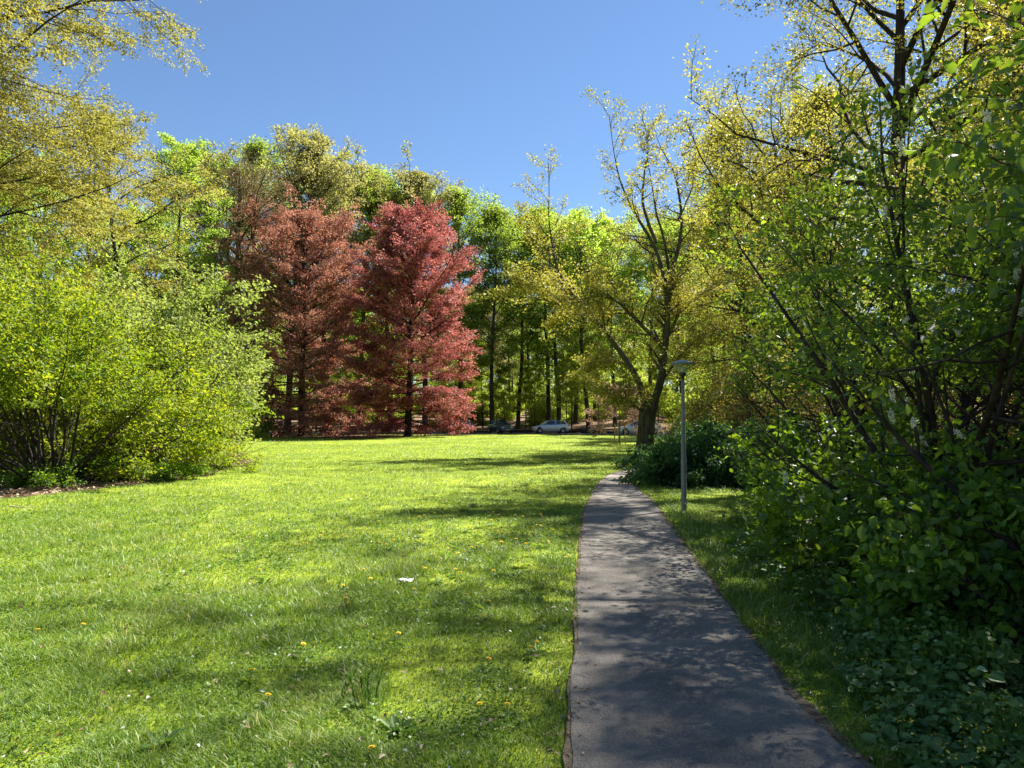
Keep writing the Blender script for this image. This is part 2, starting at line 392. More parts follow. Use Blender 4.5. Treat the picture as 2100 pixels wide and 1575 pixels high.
def shrub(name, seed, nst, H, R, base=.35, n2=8, n3=5, k=20, leaf=(.08, .05), mats=('hazel', 'stem'), keep=None, tone=(.35, .35, .3), simple=False, flat=.4, l2=.5,
          spread=.06, r0=.03, s0=.25, wob=.09, droop=.1, tilt=(.05, .95), trop=-.03, lopx=0., fl=None, minr=.0035, sectors=None, l3=.45, l3min=.2, trop2=.0, nseg=8, tipv=0., bound=None):
    r = np.random.default_rng(seed); gb, gl = Geo(), Geo(); prim = []
    for i in range(nst):
        az = r.uniform(0, 2 * math.pi) if sectors is None else r.uniform(*sectors)
        u = (i + r.random()) / nst
        t = tilt[0] + (tilt[1] - tilt[0]) * u
        ang = t * math.pi / 2
        L = 1 / math.sqrt((math.cos(ang) / H) ** 2 + (math.sin(ang) / (R * (1 + lopx * math.cos(az)))) ** 2) * r.uniform(.8, 1.08)
        p0 = np.array([math.cos(az), math.sin(az), 0]) * base * r.uniform(.1, 1) - np.array([0, 0, .05])
        d = np.array([math.cos(az) * math.sin(ang), math.sin(az) * math.sin(ang), math.cos(ang) + .15])
        P = branch(r, p0, d, L, nseg, wob, trop)
        P[:, 2] = np.maximum(P[:, 2], .03 * np.arange(len(P)))
        if bound is not None:
            ok = bound(P); ok[:2] = True; c_ = len(P) if ok.all() else int(np.argmin(ok)); P = P[:max(c_, 3)]
        Rr = np.linspace(r0 * r.uniform(.6, 1.2), minr * 1.3, len(P)); tube(gb, P, Rr, 6); prim.append((P, Rr))
    tips = foliate(r, gb, gl, prim, n2, n3, k, l2=l2, l3=l3, leaf=leaf, spread=spread, flat=flat, tone=tone, simple=simple, droop=droop, keep=keep, bound=bound, s0=s0, minr=minr, l3min=l3min, trop2=trop2, tipv=tipv)
    root = empty(name)
    gb.obj('stems', M[mats[1]], root, smooth=True); gl.obj('foliage', M[mats[0]], root)
    root['_t'] = 1; del root['_t']
    SHT[root.name] = tips
    return root
SHT = {}

# ================================================================== GROUND
def grid_axis(breaks):
    a = []
    for (x0, x1, st) in breaks: a += list(np.arange(x0, x1 - 1e-6, st))
    return np.array(a + [breaks[-1][1]])
xs = grid_axis([(-900, -200, 100), (-200, -60, 20), (-60, -26, 1), (-26, 12, .3), (12, 40, 1), (40, 100, 20), (100, 900, 100)])
ys = grid_axis([(-60, -10, 10), (-10, 0, 1), (0, 32, .3), (32, 60, .7), (60, 88, .35), (88, 110, 2), (110, 240, 10), (240, 1240, 100)])
X, Y = np.meshgrid(xs, ys, indexing='ij')
Z = hz(X, Y) + np.where((Y < 60), (vnoise(X, Y, 2.5, 1) - .5) * .03, 0)
pm = np.ones_like(X)
V = np.stack([X, Y, Z], -1).reshape(-1, 3); ny = len(ys)
i = (np.arange(len(xs) - 1)[:, None] * ny + np.arange(ny - 1)[None]).ravel()
Q = np.stack([i, i + ny, i + ny + 1, i + 1], 1)
cx = V[Q].mean(1)
zn = zone(cx[:, 0], cx[:, 1])
# path outline ------------------------------------------------------
pl = [G(*q)[:2] for q in [(1165, 1575), (1170, 1500), (1178, 1400), (1183, 1300), (1187, 1200), (1192, 1100), (1197, 1054), (1213, 1017), (1230, 989), (1250, 974), (1270, 968)]]
pr = [G(*q)[:2] for q in [(1769, 1575), (1670, 1496), (1590, 1376), (1539, 1321), (1499, 1252), (1455, 1193), (1400, 1124), (1353, 1051), (1330, 1023), (1307, 1006), (1291, 988)]]
pl = [np.array([-.25, -12.]), np.array([.12, -3.])] + pl + [np.array([4.8, 25.6]), np.array([7.2, 28.2]), np.array([11, 31.]), np.array([18, 34.5]), np.array([30, 39.])]
pr = [np.array([1.6, -12.]), np.array([1.75, -3.])] + pr + [np.array([5.4, 24.1]), np.array([7.8, 26.6]), np.array([11.6, 29.3]), np.array([18.4, 32.7]), np.array([30.4, 37.])]
def resample(pts, n):
    pts = np.array(pts); d = np.r_[0, np.cumsum(np.linalg.norm(np.diff(pts, axis=0), axis=1))]
    t = np.linspace(0, d[-1], n); q = np.stack([np.interp(t, d, pts[:, 0]), np.interp(t, d, pts[:, 1])], 1)
    for _ in range(6): q[1:-1] = (q[:-2] + 2 * q[1:-1] + q[2:]) / 4
    return q
NL = 300
PL, PR = resample(pl, NL), resample(pr, NL)
def path_x(y):
    """left and right path edge x at a given y (y<23)"""
    return np.interp(y, PL[:, 1], PL[:, 0]), np.interp(y, PR[:, 1], PR[:, 0])
for nm, code, mt in (('lawn', 0, 'lawn'), ('leaf_litter_bed', 1, 'litter'), ('forest_floor', 2, 'floor')):
    q = Q[zn == code]; u, inv = np.unique(q, return_inverse=True)
    g = Geo(); g.add(V[u], inv.reshape(-1, 4)); o = g.obj(nm, M[mt], smooth=True); tag(o, kind='structure')

def strip(name, A, B, mat, dz, ragA=0., ragB=0., nx=8, seed=1, fz=hz):
    r = np.random.default_rng(seed); n = len(A)
    rA = np.convolve(r.normal(0, 1, n + 8), np.ones(3) / 3, 'same')[4:-4][:, None] * ragA; rB = np.convolve(r.normal(0, 1, n + 8), np.ones(3) / 3, 'same')[4:-4][:, None] * ragB
    D = norm(B - A); A = A + D * rA; B = B + D * rB
    t = np.linspace(0, 1, nx)[None, :, None]; P = A[:, None] * (1 - t) + B[:, None] * t
    Zz = fz(P[..., 0], P[..., 1]) + dz
    Vv = np.concatenate([P, Zz[..., None]], -1).reshape(-1, 3)
    i = (np.arange(n - 1)[:, None] * nx + np.arange(nx - 1)[None]).ravel()
    g = Geo(); g.add(Vv, np.stack([i, i + 1, i + nx + 1, i + nx], 1)); o = g.obj(name, mat, smooth=True); tag(o, kind='structure'); return o
Dn = norm(PR - PL)
strip('path_edge_dirt', PL - Dn * .03, PR + Dn * .045, M['dirt'], .022, .02, .03, seed=3)
strip('path', PL, PR, M['asphalt'], .030, .015, .02, seed=4)
rx = np.linspace(-90, 34, 160); ra = np.stack([rx, road_near(rx)], 1)
strip('road_edge_dirt', ra - [0, .35], ra + [0, ROADW + 1.2], M['dirt'], .018, .1, .2, seed=5)
strip('road', ra, ra + [0, ROADW], M['road'], .028, 0, .05, seed=6)

# ================================================================== GRASS
def grass():
    r = np.random.default_rng(2)
    n0 = 1200000
    # distance distribution: uniform in log distance from 2.6 to 70 m
    d = np.exp(r.uniform(math.log(2.5), math.log(70), n0) * 1.0)
    x = r.uniform(-.80, .62, n0) * d + r.normal(0, .3, n0)
    clump = vnoise(x, d, .28, 5); big = vnoise(x, d, 1.7, 6)
    keep = (zone(x, d) == 0) & (d < road_near(x) - .1) & (r.random(n0) < .28 + .95 * clump)
    a, b = np.interp(d, PL[:, 1], PL[:, 0]), np.interp(d, PR[:, 1], PR[:, 0])
    j = (r.random(n0) - .5) * .05
    onp = (d < 24.6) & (x > a - .05 + j + .05 * vnoise(d, d * 0, .25, 3)) & (x < b + .04 + j)
    onp |= (d >= 24.6) & (d < 40) & (np.interp(x, PL[230:, 0], PL[230:, 1]) > d - .1) & (np.interp(x, PR[230:, 0], PR[230:, 1]) < d + .1) & (x > 3.5)
    keep &= ~onp
    x, d, clump, big = x[keep], d[keep], clump[keep], big[keep]; n = len(x)
    near = d < 11
    sc = np.clip(d / 4.5, 1, 20) ** .55
    edge = np.clip(1 - np.abs(x - np.interp(d, PR[:, 1], PR[:, 0]) - .35) / .6, 0, 1) * (d < 20)
    c2 = vnoise(x, d, .13, 15); c3 = vnoise(x, d, .6, 16)
    L = (.020 + .042 * clump * r.random(n) + .042 * c2 * (c3 > .5) + .045 * (big > .66) * r.random(n) + .05 * edge * r.random(n)) * r.uniform(.6, 1.3, n)
    L = L * np.clip(sc, 1, 1.25); W = .0042 * sc * r.uniform(.6, 1.5, n)
    tall = r.random(n) < .008; L[tall] *= 1.8
    az = r.uniform(0, 6.283, n) ; ln = r.uniform(.15, 1.1, n)
    D = np.stack([np.cos(az) * ln, np.sin(az) * ln, np.ones(n)], 1); D = norm(D)
    A2 = az + r.normal(0, .5, n)
    Sd = np.stack([-np.sin(A2), np.cos(A2), np.zeros(n)], 1)
    P = np.stack([x, d, hz(x, d) + np.where(d < 60, (vnoise(x, d, 2.5, 1) - .5) * .03, 0) - .004], 1)
    v = np.clip(-.02 + .24 * big + .22 * vnoise(x, d, 6, 8) + .20 * clump + .22 * c3 + r.normal(0, .15, n), 0, .90)
    dry = r.random(n) < .03 + .05 * (c3 > .7); v[dry] = 1
    H = Geo()
    mid = P + D * (L * .55)[:, None]; tip = P + D * L[:, None] + np.stack([np.cos(az), np.sin(az), -np.ones(n) * .5], 1) * (L * .28)[:, None]
    w = W[:, None] / 2
    V = np.stack([P - Sd * w, P + Sd * w, mid + Sd * w * .85, mid - Sd * w * .85, tip + Sd * w * .12, tip - Sd * w * .12], 1).reshape(-1, 3)
    i = np.arange(n)[:, None] * 6
    H.add(V, np.concatenate([i + np.array([[0, 1, 2, 3]]), i + np.array([[3, 2, 4, 5]])]), np.concatenate([v, v]))
    m = 90000; cd_ = np.exp(r.uniform(math.log(2.6), math.log(16), m)); cx_ = r.uniform(-.78, .25, m) * cd_
    k = (zone(cx_, cd_) == 0) & (cx_ < path_x(cd_)[0] - .06) & (r.random(m) < (vnoise(cx_, cd_, .45, 21) - .35) * 2.2); cx_, cd_ = cx_[k], cd_[k]; m = len(cx_)
    az = r.uniform(0, 6.28, m); q = np.clip(cd_ / 5, 1, 2)
    leaves(H, np.stack([cx_, cd_, r.uniform(.012, .045, m)], 1), np.stack([np.cos(az), np.sin(az), r.normal(.1, .3, m)], 1), norm(np.array([0, 0, 1.]) + r.normal(0, .4, (m, 3))), .022 * q * r.uniform(.6, 1.4, m), .015 * q * r.uniform(.6, 1.4, m), np.clip(r.normal(.35, .2, m), 0, .85), simple=True)
    o = H.obj('grass', M['grass']); tag(o, 'short green grass blades covering the lawn on both sides of the path', 'grass', kind='stuff')
    return n
grass()

def scatter_leaves(name, n, fx, mat, size, label, kind='stuff', cat='leaves', up=.01):
    r = np.random.default_rng(len(name) + n)
    P = fx(r, n); n = len(P)
    P = np.stack([P[:, 0], P[:, 1], hz(P[:, 0], P[:, 1]) + r.uniform(.3, 1.6, n) * up + .02], 1)
    az = r.uniform(0, 6.28, n); D = np.stack([np.cos(az), np.sin(az), r.normal(0, .2, n)], 1); N = norm(np.array([0, 0, 1.]) + r.normal(0, .35, (n, 3)))
    s = r.uniform(.6, 1.3, n); g = Geo(); leaves(g, P, D, N, size[0] * s, size[1] * s, r.random(n), fold=.5)
    o = g.obj(name, mat); tag(o, label, cat, kind=kind); return o
M['dryleaf'] = leafmat('dry fallen leaves', [(.08, .045, .022), (.20, .125, .065), (.33, .24, .14), (.5, .42, .29)], tmul=(1, 1, 1), mix=.15, vary=0, bl=1.0)
M['petal'] = leafmat('white petals', [(.6, .58, .5), (.75, .73, .68)], tmul=(1, 1, 1), mix=.25, vary=0, bl=1.0)
def f_lawn(r, n):
    d = np.exp(r.uniform(math.log(3.5), math.log(40), n)); x = r.uniform(-.75, .12, n) * d
    k = (zone(x, d) == 0) & (x < path_x(d)[0] - .1); return np.stack([x[k], d[k]], 1)
def f_bed(r, n):
    y = r.uniform(12, 32, n); x = LX(y) - r.uniform(-.3, 9, n) ** 1.0
    k = zone(x, y) == 1; return np.stack([x[k], y[k]], 1)
def f_edge(r, n):
    i = r.integers(20, 230, n); s = r.random(n) < .5
    P = np.where(s[:, None], PL[i] - Dn[i] * r.normal(.0, .06, n)[:, None], PR[i] + Dn[i] * r.normal(.03, .08, n)[:, None]); return P
scatter_leaves('fallen_leaves', 380, f_lawn, M['dryleaf'], (.042, .028), 'pale dry fallen leaves strewn over the sunny lawn', up=.035)
scatter_leaves('leaf_litter', 16000, f_bed, M['dryleaf'], (.09, .06), 'brown leaf litter under the shrubs left of the lawn')
scatter_leaves('path_edge_litter', 4500, f_edge, M['dryleaf'], (.03, .012), 'small brown litter along both edges of the path', up=.012)
scatter_leaves('fallen_petals', 500, lambda r, n: np.stack([r.uniform(-26, 16, n), r.uniform(30, 68, n)], 1), M['petal'], (.07, .05), 'tiny white daisies dotted over the far part of the lawn', cat='daisies', up=.05)
scatter_leaves('fallen_blossom', 150, f_lawn, M['petal'], (.022, .018), 'small white petals scattered in the near lawn', cat='petals', up=.03)

# ================================================================== DANDELIONS
M['yellow'] = plain('dandelion yellow', (.85, .62, .02), .6)
M['yellow2'] = plain('dandelion centre', (.80, .36, .01), .7)
M['dstem'] = plain('flower stalk', (.16, .22, .07), .6)
def dandelion_proto():
    r = np.random.default_rng(3); root = empty('dandelion')
    g = Geo(); tube(g, [[0, 0, 0], [.004, .002, .035], [.006, 0, .075]], [.0026, .0024, .0028], 5); g.obj('stalk', M['dstem'], root)
    g = Geo()
    for ring, (n, L, e) in enumerate([(26, .021, .15), (22, .017, .45), (14, .011, .9)]):
        az = np.arange(n) / n * 6.283 + ring * .1
        D = np.stack([np.cos(az), np.sin(az), np.full(n, e)], 1); N = np.stack([-np.cos(az) * e, -np.sin(az) * e, np.ones(n)], 1)
        leaves(g, np.tile([.006, 0, .076 + ring * .001], (n, 1)), D, N, L, .006, .5, simple=True)
    f = g.obj('flower_head', M['yellow'], root)
    g = Geo(); n = 9; az = r.uniform(0, 6.28, n); D = np.stack([np.cos(az), np.sin(az), r.uniform(.15, .6, n)], 1)
    leaves(g, np.zeros((n, 3)), D, np.tile([0, 0, 1.], (n, 1)), r.uniform(.07, .13, n), .024, r.uniform(.3, .6, n)); g.obj('leaf_rosette', M['grass'], root)
    return root
dp = dandelion_proto(); root_used = False
dpx = [(620, 1337, 'dandelion in flower near the centre of the front lawn, right of a tall grass tuft'), (547, 1448, 'dandelion in flower low in the front lawn, the lowest bright one left of centre'),
       (1000, 1370, 'dandelion in flower at the lower right of the lawn, a stride left of the path'), (990, 1466, 'left one of two neighbouring dandelions at the bottom right of the lawn'),
       (1040, 1468, 'right one of two neighbouring dandelions at the bottom right of the lawn'), (78, 1308, 'dandelion in flower near the left edge of the front lawn'),
       (168, 1296, 'pale orange dandelion near the left edge, beside a brown leaf'), (1101, 1333, 'upper one of two dandelions close to the left edge of the path'), (1086, 1345, 'lower one of two dandelions close to the left edge of the path'),
       (512, 1395, 'small dandelion between the two brightest ones of the front lawn'), (767, 1562, 'dandelion at the very bottom of the picture in the shaded grass'), (709, 1240, 'upper dandelion of a close pair in the middle of the lawn'), (716, 1250, 'lower dandelion of a close pair in the middle of the lawn'),
       (703, 1211, 'single dandelion left of the white paper scrap'), (848, 1220, 'single dandelion just below the white paper scrap'), (815, 1315, 'single dandelion in the shaded middle of the front lawn'), (992, 1276, 'single dandelion in a sunlit patch near the path')]
gen = [(531, 1181), (742, 1180), (761, 1199), (895, 1193), (935, 1180), (948, 1187), (914, 1137), (886, 1150), (1079, 1124), (1120, 1119), (955, 1235), (995, 1248), (1015, 1181), (1162, 1154), (613, 1127), (630, 1124), (656, 1105), (697, 1106), (774, 1121), (793, 1126), (803, 1123), (855, 1098), (862, 1065), (869, 1063), (840, 1070), (946, 1030), (953, 1036), (948, 1045), (958, 1087), (1001, 1018), (1007, 1022), (994, 1020), (1003, 1014), (1070, 1065), (1060, 1062), (1096, 1098), (1133, 1095), (1058, 1003), (876, 1003), (1075, 1040), (1110, 1060), (780, 1123), (1020, 1098), (1165, 1098), (900, 1040), (1090, 1138), (1108, 1118)]
rr_ = np.random.default_rng(8)
gen += [(1170 - abs(rr_.normal(0, 170)), rr_.uniform(1010, 1180)) for _ in range(45)]
for j, q in enumerate(dpx + [(a, b, None) for a, b in gen]):
    p = G(q[0], q[1] + 4); o = dp if j == 0 else copy_tree(dp)
    s = 1.0 if q[2] else 1.15 * max(1, p[1] / 14)
    o.location = (p[0], p[1], 0.0); o.rotation_euler = (rr_.normal(0, .15), rr_.normal(0, .15), rr_.uniform(0, 6)); o.scale = (s, s, s)
    tag(o, q[2] or 'small yellow dandelion among the many dotting the middle of the lawn', 'dandelion', 'dandelions in the lawn')

# broad leaved weeds
def weed(seed, n, L, W, up, stems=0):
    r = np.random.default_rng(seed); root = empty('dock_plant'); az = r.uniform(0, 6.28, n); e = r.uniform(up * .5, up * 1.5, n)
    D = np.stack([np.cos(az), np.sin(az), e], 1); g = Geo()
    leaves(g, np.stack([np.cos(az) * .02, np.sin(az) * .02, np.zeros(n)], 1), D, np.stack([-np.cos(az) * e, -np.sin(az) * e, np.ones(n)], 1), L * .72 * r.uniform(.4, 1.15, n), W * .9 * r.uniform(.6, 1.3, n), r.random(n), fold=.35, curl=.15)
    g.obj('leaves', M['weed'], root)
    if stems:
        g = Geo()
        for k in range(stems):
            P = branch(r, [r.normal(0, .05), r.normal(0, .05), 0], [r.normal(0, .2), r.normal(0, .2), 1], r.uniform(.10, .22), 5, .1); tube(g, P, np.linspace(.003, .0015, 6), 4)
            m = 8; pp = np.array([interpP(P, s)[0] for s in np.linspace(.25, 1, m)]); a = r.uniform(0, 6.28, m)
            leaves(g, pp, np.stack([np.cos(a) * .5, np.sin(a) * .5, np.ones(m)], 1), np.stack([np.cos(a), np.sin(a), -.2 * np.ones(m)], 1), .05, .012, .3)
        g.obj('flower_stems', M['weed'], root)
    return root
M['weed'] = leafmat('broad weed leaves', [(.035, .08, .014), (.065, .13, .02), (.11, .19, .04)], tmul=(1.6, 1.6, .8), mix=.35, rough=.5, spec=.3, vary=0, bl=1.15)
wd = [(540, 1198, 9, .17, .05, 1.6, 0, 'upright dark dock plant in the middle left of the lawn'), (330, 1212, 14, .14, .045, 1.2, 0, 'dark spreading dock clump in the shade of the left lawn'), (372, 1252, 12, .14, .045, .8, 0, 'broad leaved weed clump below the dark dock on the left lawn'),
      (418, 1245, 8, .12, .04, 1.0, 0, 'smaller broad leaved weed right of the clump in the left lawn'), (330, 1535, 16, .16, .05, 1.3, 0, 'large broad leaved dock at the bottom left of the lawn'), (742, 1450, 14, .13, .04, 1.1, 6, 'dock with tall thin flower stems in the front lawn'),
      (690, 1545, 11, .12, .06, .5, 0, 'grey green round leaved weed at the bottom of the lawn'), (815, 1505, 12, .15, .05, 1.2, 0, 'dark upright weed in the shade near the bottom of the lawn'), (20, 1460, 12, .16, .05, 1.2, 0, 'dock plant at the left edge of the front lawn'),
      (730, 1262, 9, .11, .04, .9, 0, 'broad leaved weed beside the pair of dandelions'), (1118, 1290, 10, .10, .05, .5, 0, 'pale round leaved weed close to the path edge'), (968, 1040, 10, .2, .06, 1.2, 0, 'pale upright weed beside the distant dandelions'),
      (620, 1350, 8, .12, .05, .5, 0, 'grey green weed under the brightest dandelion'), (900, 1245, 9, .1, .035, 1, 0, 'small weed tuft right of the white paper scrap'), (570, 1300, 10, .1, .035, 1, 0, 'small dark weed left of the brightest dandelion')]
for j, w in enumerate(wd):
    o = weed(40 + j, w[2], w[3], w[4], w[5], w[6]); p = G(w[0], w[1]); o.location = (p[0], p[1], 0); tag(o, w[7], 'weed', 'broad leaved weeds in the lawn')

# paper scrap
g = Geo(); r = np.random.default_rng(9); nx, ny_ = 9, 5
PX = np.array([[[i / (nx - 1) * .15, j / (ny_ - 1) * .08, .03 + r.uniform(0, .028)] for j in range(ny_)] for i in range(nx)])
PX[:, :, 1] += .02 * np.sin(PX[:, :, 0] * 50) + r.normal(0, .006, (nx, ny_)); PX[:, :, 0] += r.normal(0, .004, (nx, ny_))
i = (np.arange(nx - 1)[:, None] * ny_ + np.arange(ny_ - 1)[None]).ravel()
g.add(PX.reshape(-1, 3), np.stack([i, i + ny_, i + ny_ + 1, i + 1], 1))
pp = G(815, 1200)
o = g.obj('paper_scrap', plain('crumpled white paper', (.72, .74, .76), .7), loc=(pp[0], pp[1], 0)); tag(o, 'crumpled scrap of white paper lying in the grass', 'litter')

# ================================================================== LAMPS
M['pole'] = plain('grey painted pole', (.17, .175, .165), .5, noise=.18)
M['lampcap'] = plain('grey lamp cap', (.16, .19, .19), .35, spec=.6)
M['lamphub'] = plain('dark lamp hub', (.02, .02, .02), .4)
def lampglass():
    m, nt, out = newmat('clear ribbed lamp shade'); L = nt.links.new
    p = nd(nt, 'ShaderNodeBsdfPrincipled', Roughness=.15); p.inputs['Base Color'].default_value = (.55, .6, .5, 1); p.inputs['Transmission Weight'].default_value = 0; p.inputs['Specular IOR Level'].default_value = .8
    t = nd(nt, 'ShaderNodeBsdfTransparent'); t.inputs[0].default_value = (.9, .92, .85, 1)
    ms = nd(nt, 'ShaderNodeMixShader'); ms.inputs[0].default_value = .35; L(t.outputs[0], ms.inputs[1]); L(p.outputs[0], ms.inputs[2]); L(ms.outputs[0], out.inputs[0]); return m
M['lampglass'] = lampglass()
def lamp(label, loc, H):
    root = empty('street_lamp', loc)
    g = Geo(); lathe(g, [(.052, -.1), (.052, .0), (.050, .9), (.036, H * .62), (.030, H - .30), (.0, H - .30)], 8); g.obj('pole', M['pole'], root)
    g = Geo(); lathe(g, [(.03, H - .36), (.036, H - .315), (.062, H - .29), (.072, H - .262), (.058, H - .235), (.0, H - .235)], 20); g.obj('hub', M['lamphub'], root, smooth=True)
    g = Geo(); lathe(g, [(.055, H - .245), (.205, H - .075), (.21, H - .075)], 32); g.obj('shade', M['lampglass'], root, smooth=True)
    g = Geo(); lathe(g, [(.0, H - .078), (.205, H - .078), (.225, H - .082), (.226, H - .070), (.12, H - .025), (.02, H), (.0, H + .004)], 32); g.obj('cap', M['lampcap'], root)
    g = Geo(); lathe(g, [(.0, H - .23), (.03, H - .22), (.034, H - .13), (.0, H - .12)], 12); g.obj('bulb', plain('frosted bulb', (.75, .75, .7), .4), root, smooth=True)
    g = Geo(); box(g, (0, -.051, .12), (.035, .004, .09)); g.obj('service_hatch', M['pole'], root)
    tag(root, label, 'street lamp', 'grey park lamps beside the path'); return root
lp = G(1403, 1048)
lamp('grey lamp post with cone shaped shade standing in the grass right of the path', tuple(lp), 2.77)
l2 = at(1431, 838, 36); lamp('distant grey park lamp half hidden in the foliage right of the lamp post', (l2[0], 36, 0), float(l2[2]) + .1)
# ================================================================== CARS
M['tyre'] = plain('tyre rubber', (.018, .018, .018), .8); M['rim'] = plain('alloy rim', (.45, .46, .48), .3, metal=.8)
M['glass'] = plain('dark car glass', (.02, .03, .035), .06, spec=.9); M['trim'] = plain('black trim', (.015, .015, .017), .5)
M['plate'] = plain('yellow number plate', (.75, .45, .02), .5); M['head'] = plain('headlight glass', (.7, .7, .66), .1, spec=.9); M['tail'] = plain('red tail light', (.35, .02, .02), .2)
def car(label, loc, rz, color, L=4.05, Wd=1.74, Hh=1.44, hatch=1, z=None, lit=False):
    """front points to -x before rotation"""
    paint = plain('car paint ' + label.split()[0], color, .3, metal=.35, coat=.8)
    root = empty('parked_car', (loc[0], loc[1], float(hz(loc[0], loc[1])) + .03), rz); w = Wd / 2
    # lower body: stations (x, z_bottom, z_shoulder, halfwidth)
    st = [(0, .32, .52, .55), (.04, .24, .60, .74), (.18, .20, .70, .90), (.5, .19, .78, .97), (.9, .19, .86, .99), (1.25, .19, .92, 1.), (2.0, .19, .93, 1.), (2.9, .19, .96, 1.), (3.5, .20, .99, .98), (3.85, .22, .98, .93), (3.99, .26, .92, .86), (4.05, .36, .80, .75)]
    g = Geo(); V = []
    for (x, zb, zs, hw) in st:
        hw *= w; x = (x - 2.02) * L / 4.05
        V.append([(x, -hw * .9, zb), (x, -hw, zb + .12), (x, -hw * 1.0, (zb + zs) / 2 + .04), (x, -hw * .97, zs - .04), (x, -hw * .86, zs), (x, 0, zs + .025), (x, hw * .86, zs), (x, hw * .97, zs - .04), (x, hw, (zb + zs) / 2 + .04), (x, hw, zb + .12), (x, hw * .9, zb), (x, 0, zb)])
    V = np.array(V); k = V.shape[1]; n = len(V); i = np.arange(n - 1)[:, None] * k; j = np.arange(k)[None]; j2 = (j + 1) % k
    Q = np.stack([i + j, i + k + j, i + k + j2, i + j2], -1).reshape(-1, 4)
    g.add(V.reshape(-1, 3), Q)
    for e in (0, (n - 1) * k): g.add(V.reshape(-1, 3)[e:e + k], [[0, 1, 9, 10], [1, 2, 8, 9], [2, 3, 7, 8], [3, 4, 6, 7]])
    body = g.obj('body', paint, root, smooth=True)
    # greenhouse
    def gh(st, mat, name, par):
        g = Geo(); V = []
        for (x, z, hw) in st:
            x = (x - 2.02) * L / 4.05; z = z * Hh / 1.44; V.append([(x, -hw * w, z), (x, hw * w, z)])
        return V
    lo = [(1.02, .88, .86), (1.75, .93, .88), (2.9, .96, .87), (3.82, .97, .80)]; up = [(1.78, 1.36, .66), (2.1, 1.41, .69), (2.9, 1.41, .68), (3.45, 1.34, .62)]
    fx = lambda x: (x - 2.02) * L / 4.05
    A = np.array([[(fx(x), s * h * w, z) for x, z, h in lo] for s in (-1, 1)]); B = np.array([[(fx(x), s * h * w, z * Hh / 1.44) for x, z, h in up] for s in (-1, 1)])
    g = Geo(); allv = np.concatenate([A[0], A[1], B[0], B[1]])
    g.add(allv, [[0, 1, 9, 8], [1, 2, 10, 9], [2, 3, 11, 10], [4, 12, 13, 5], [5, 13, 14, 6], [6, 14, 15, 7], [0, 8, 12, 4], [3, 7, 15, 11]]); g.obj('windows', M['glass'], root)
    # roof and pillars
    g = Geo(); B2 = B.copy(); B2[:, :, 2] += .012; mid = (B2[0] + B2[1]) / 2 + [0, 0, .035]
    rv = np.concatenate([B2[0] + [0, -.01, -.02], mid, B2[1] + [0, .01, -.02]])
    g.add(rv, [[a + i, a + i + 1, a + i + 5, a + i + 4] for a in (0, 4) for i in range(3)]); g.obj('roof', paint, root, smooth=True)
    g = Geo()
    for s in (0, 1):
        sg = -1 if s == 0 else 1
        for (a, b, r_) in ((A[s][0], B[s][0], .035), (A[s][3], B[s][3], .07), ((A[s][1] + A[s][2]) / 2 + [.12, 0, 0], (B[s][1] + B[s][2]) / 2 + [.12, 0, 0], .03)):
            g = Geo(); tube(g, [a + [0, sg * .004, 0], (a + b) / 2 + [0, sg * .004, 0], b + [0, sg * .004, 0]], [r_, r_, r_ * .9], 6); g.obj('pillar', paint, root)
    for wx in (fx(.78), fx(3.3)):
        for s in (-1, 1):
            g = Geo(); th = np.linspace(0, math.pi, 13)
            # dark arch
            lathe(g, [(.0, -.006), (.36, -.006), (.36, .006), (.0, .006)], 20); a = g.obj('wheel_arch', M['trim'], root); a.location = (wx, s * (w * .975), .34); a.rotation_euler = (math.pi / 2, 0, 0)
            wh = bpy.data.objects.new('wheel', None); link(wh, root); reg(root, wh); wh.location = (wx, s * (w - .06), .305)
            g = Geo(); lathe(g, [(.20, -.10), (.29, -.10), (.31, -.07), (.31, .07), (.29, .10), (.20, .10)], 24); t = g.obj('tyre', M['tyre'], wh, smooth=False); t.rotation_euler = (math.pi / 2, 0, 0)
            g = Geo(); lathe(g, [(.205, .085), (.19, .095), (.18, .06), (.0, .06)], 24)
            for q in range(5):
                an = q * 1.2566; box(g, (math.cos(an) * .1, math.sin(an) * .1, .085), (.19, .035, .02), an)
            box(g, (0, 0, .088), (.06, .06, .03)); t = g.obj('rim', M['rim'], wh); t.rotation_euler = (math.pi / 2 if s < 0 else -math.pi / 2, 0, 0)
            wh.scale = (1, 1, 1)
    for s in (-1, 1):
        g = Geo(); c = np.array([fx(.16), s * w * .68, .64]); lathe(g, [(.0, -.02), (.10, -.02), (.11, 0), (.085, .04), (.0, .055)], 14); h = g.obj('headlight', M['head'], root, smooth=True); h.location = c; h.rotation_euler = (0, -1.35, s * -.35); h.scale = (.75, 1.35, 1.2)
        g = Geo(); box(g, (fx(3.97), s * w * .76, .84), (.10, .22, .16)); g.obj('tail_light', M['tail'], root)
        g = Geo(); lathe(g, [(.0, -.07), (.06, -.05), (.075, 0), (.06, .05), (.0, .07)], 10); m_ = g.obj('side_mirror', paint, root, smooth=True); m_.location = (fx(1.45), s * (w + .06), .98)
    g = Geo(); box(g, (fx(0) - .012, 0, .40), (.03, .52, .11)); g.obj('number_plate', M['plate'], root)
    g = Geo(); box(g, (fx(.005), 0, .53), (.05, .78, .10)); box(g, (fx(.02), 0, .27), (.08, 1.1, .10)); g.obj('grille', M['trim'], root)
    g = Geo(); box(g, (fx(2.02), 0, .2), (2.1, w * 1.7, .06)); g.obj('underside', M['trim'], root)
    tag(root, label, 'car', 'cars standing along the road'); return root
def carpos(px, dd): return ((px - 1050) / F * dd, dd)
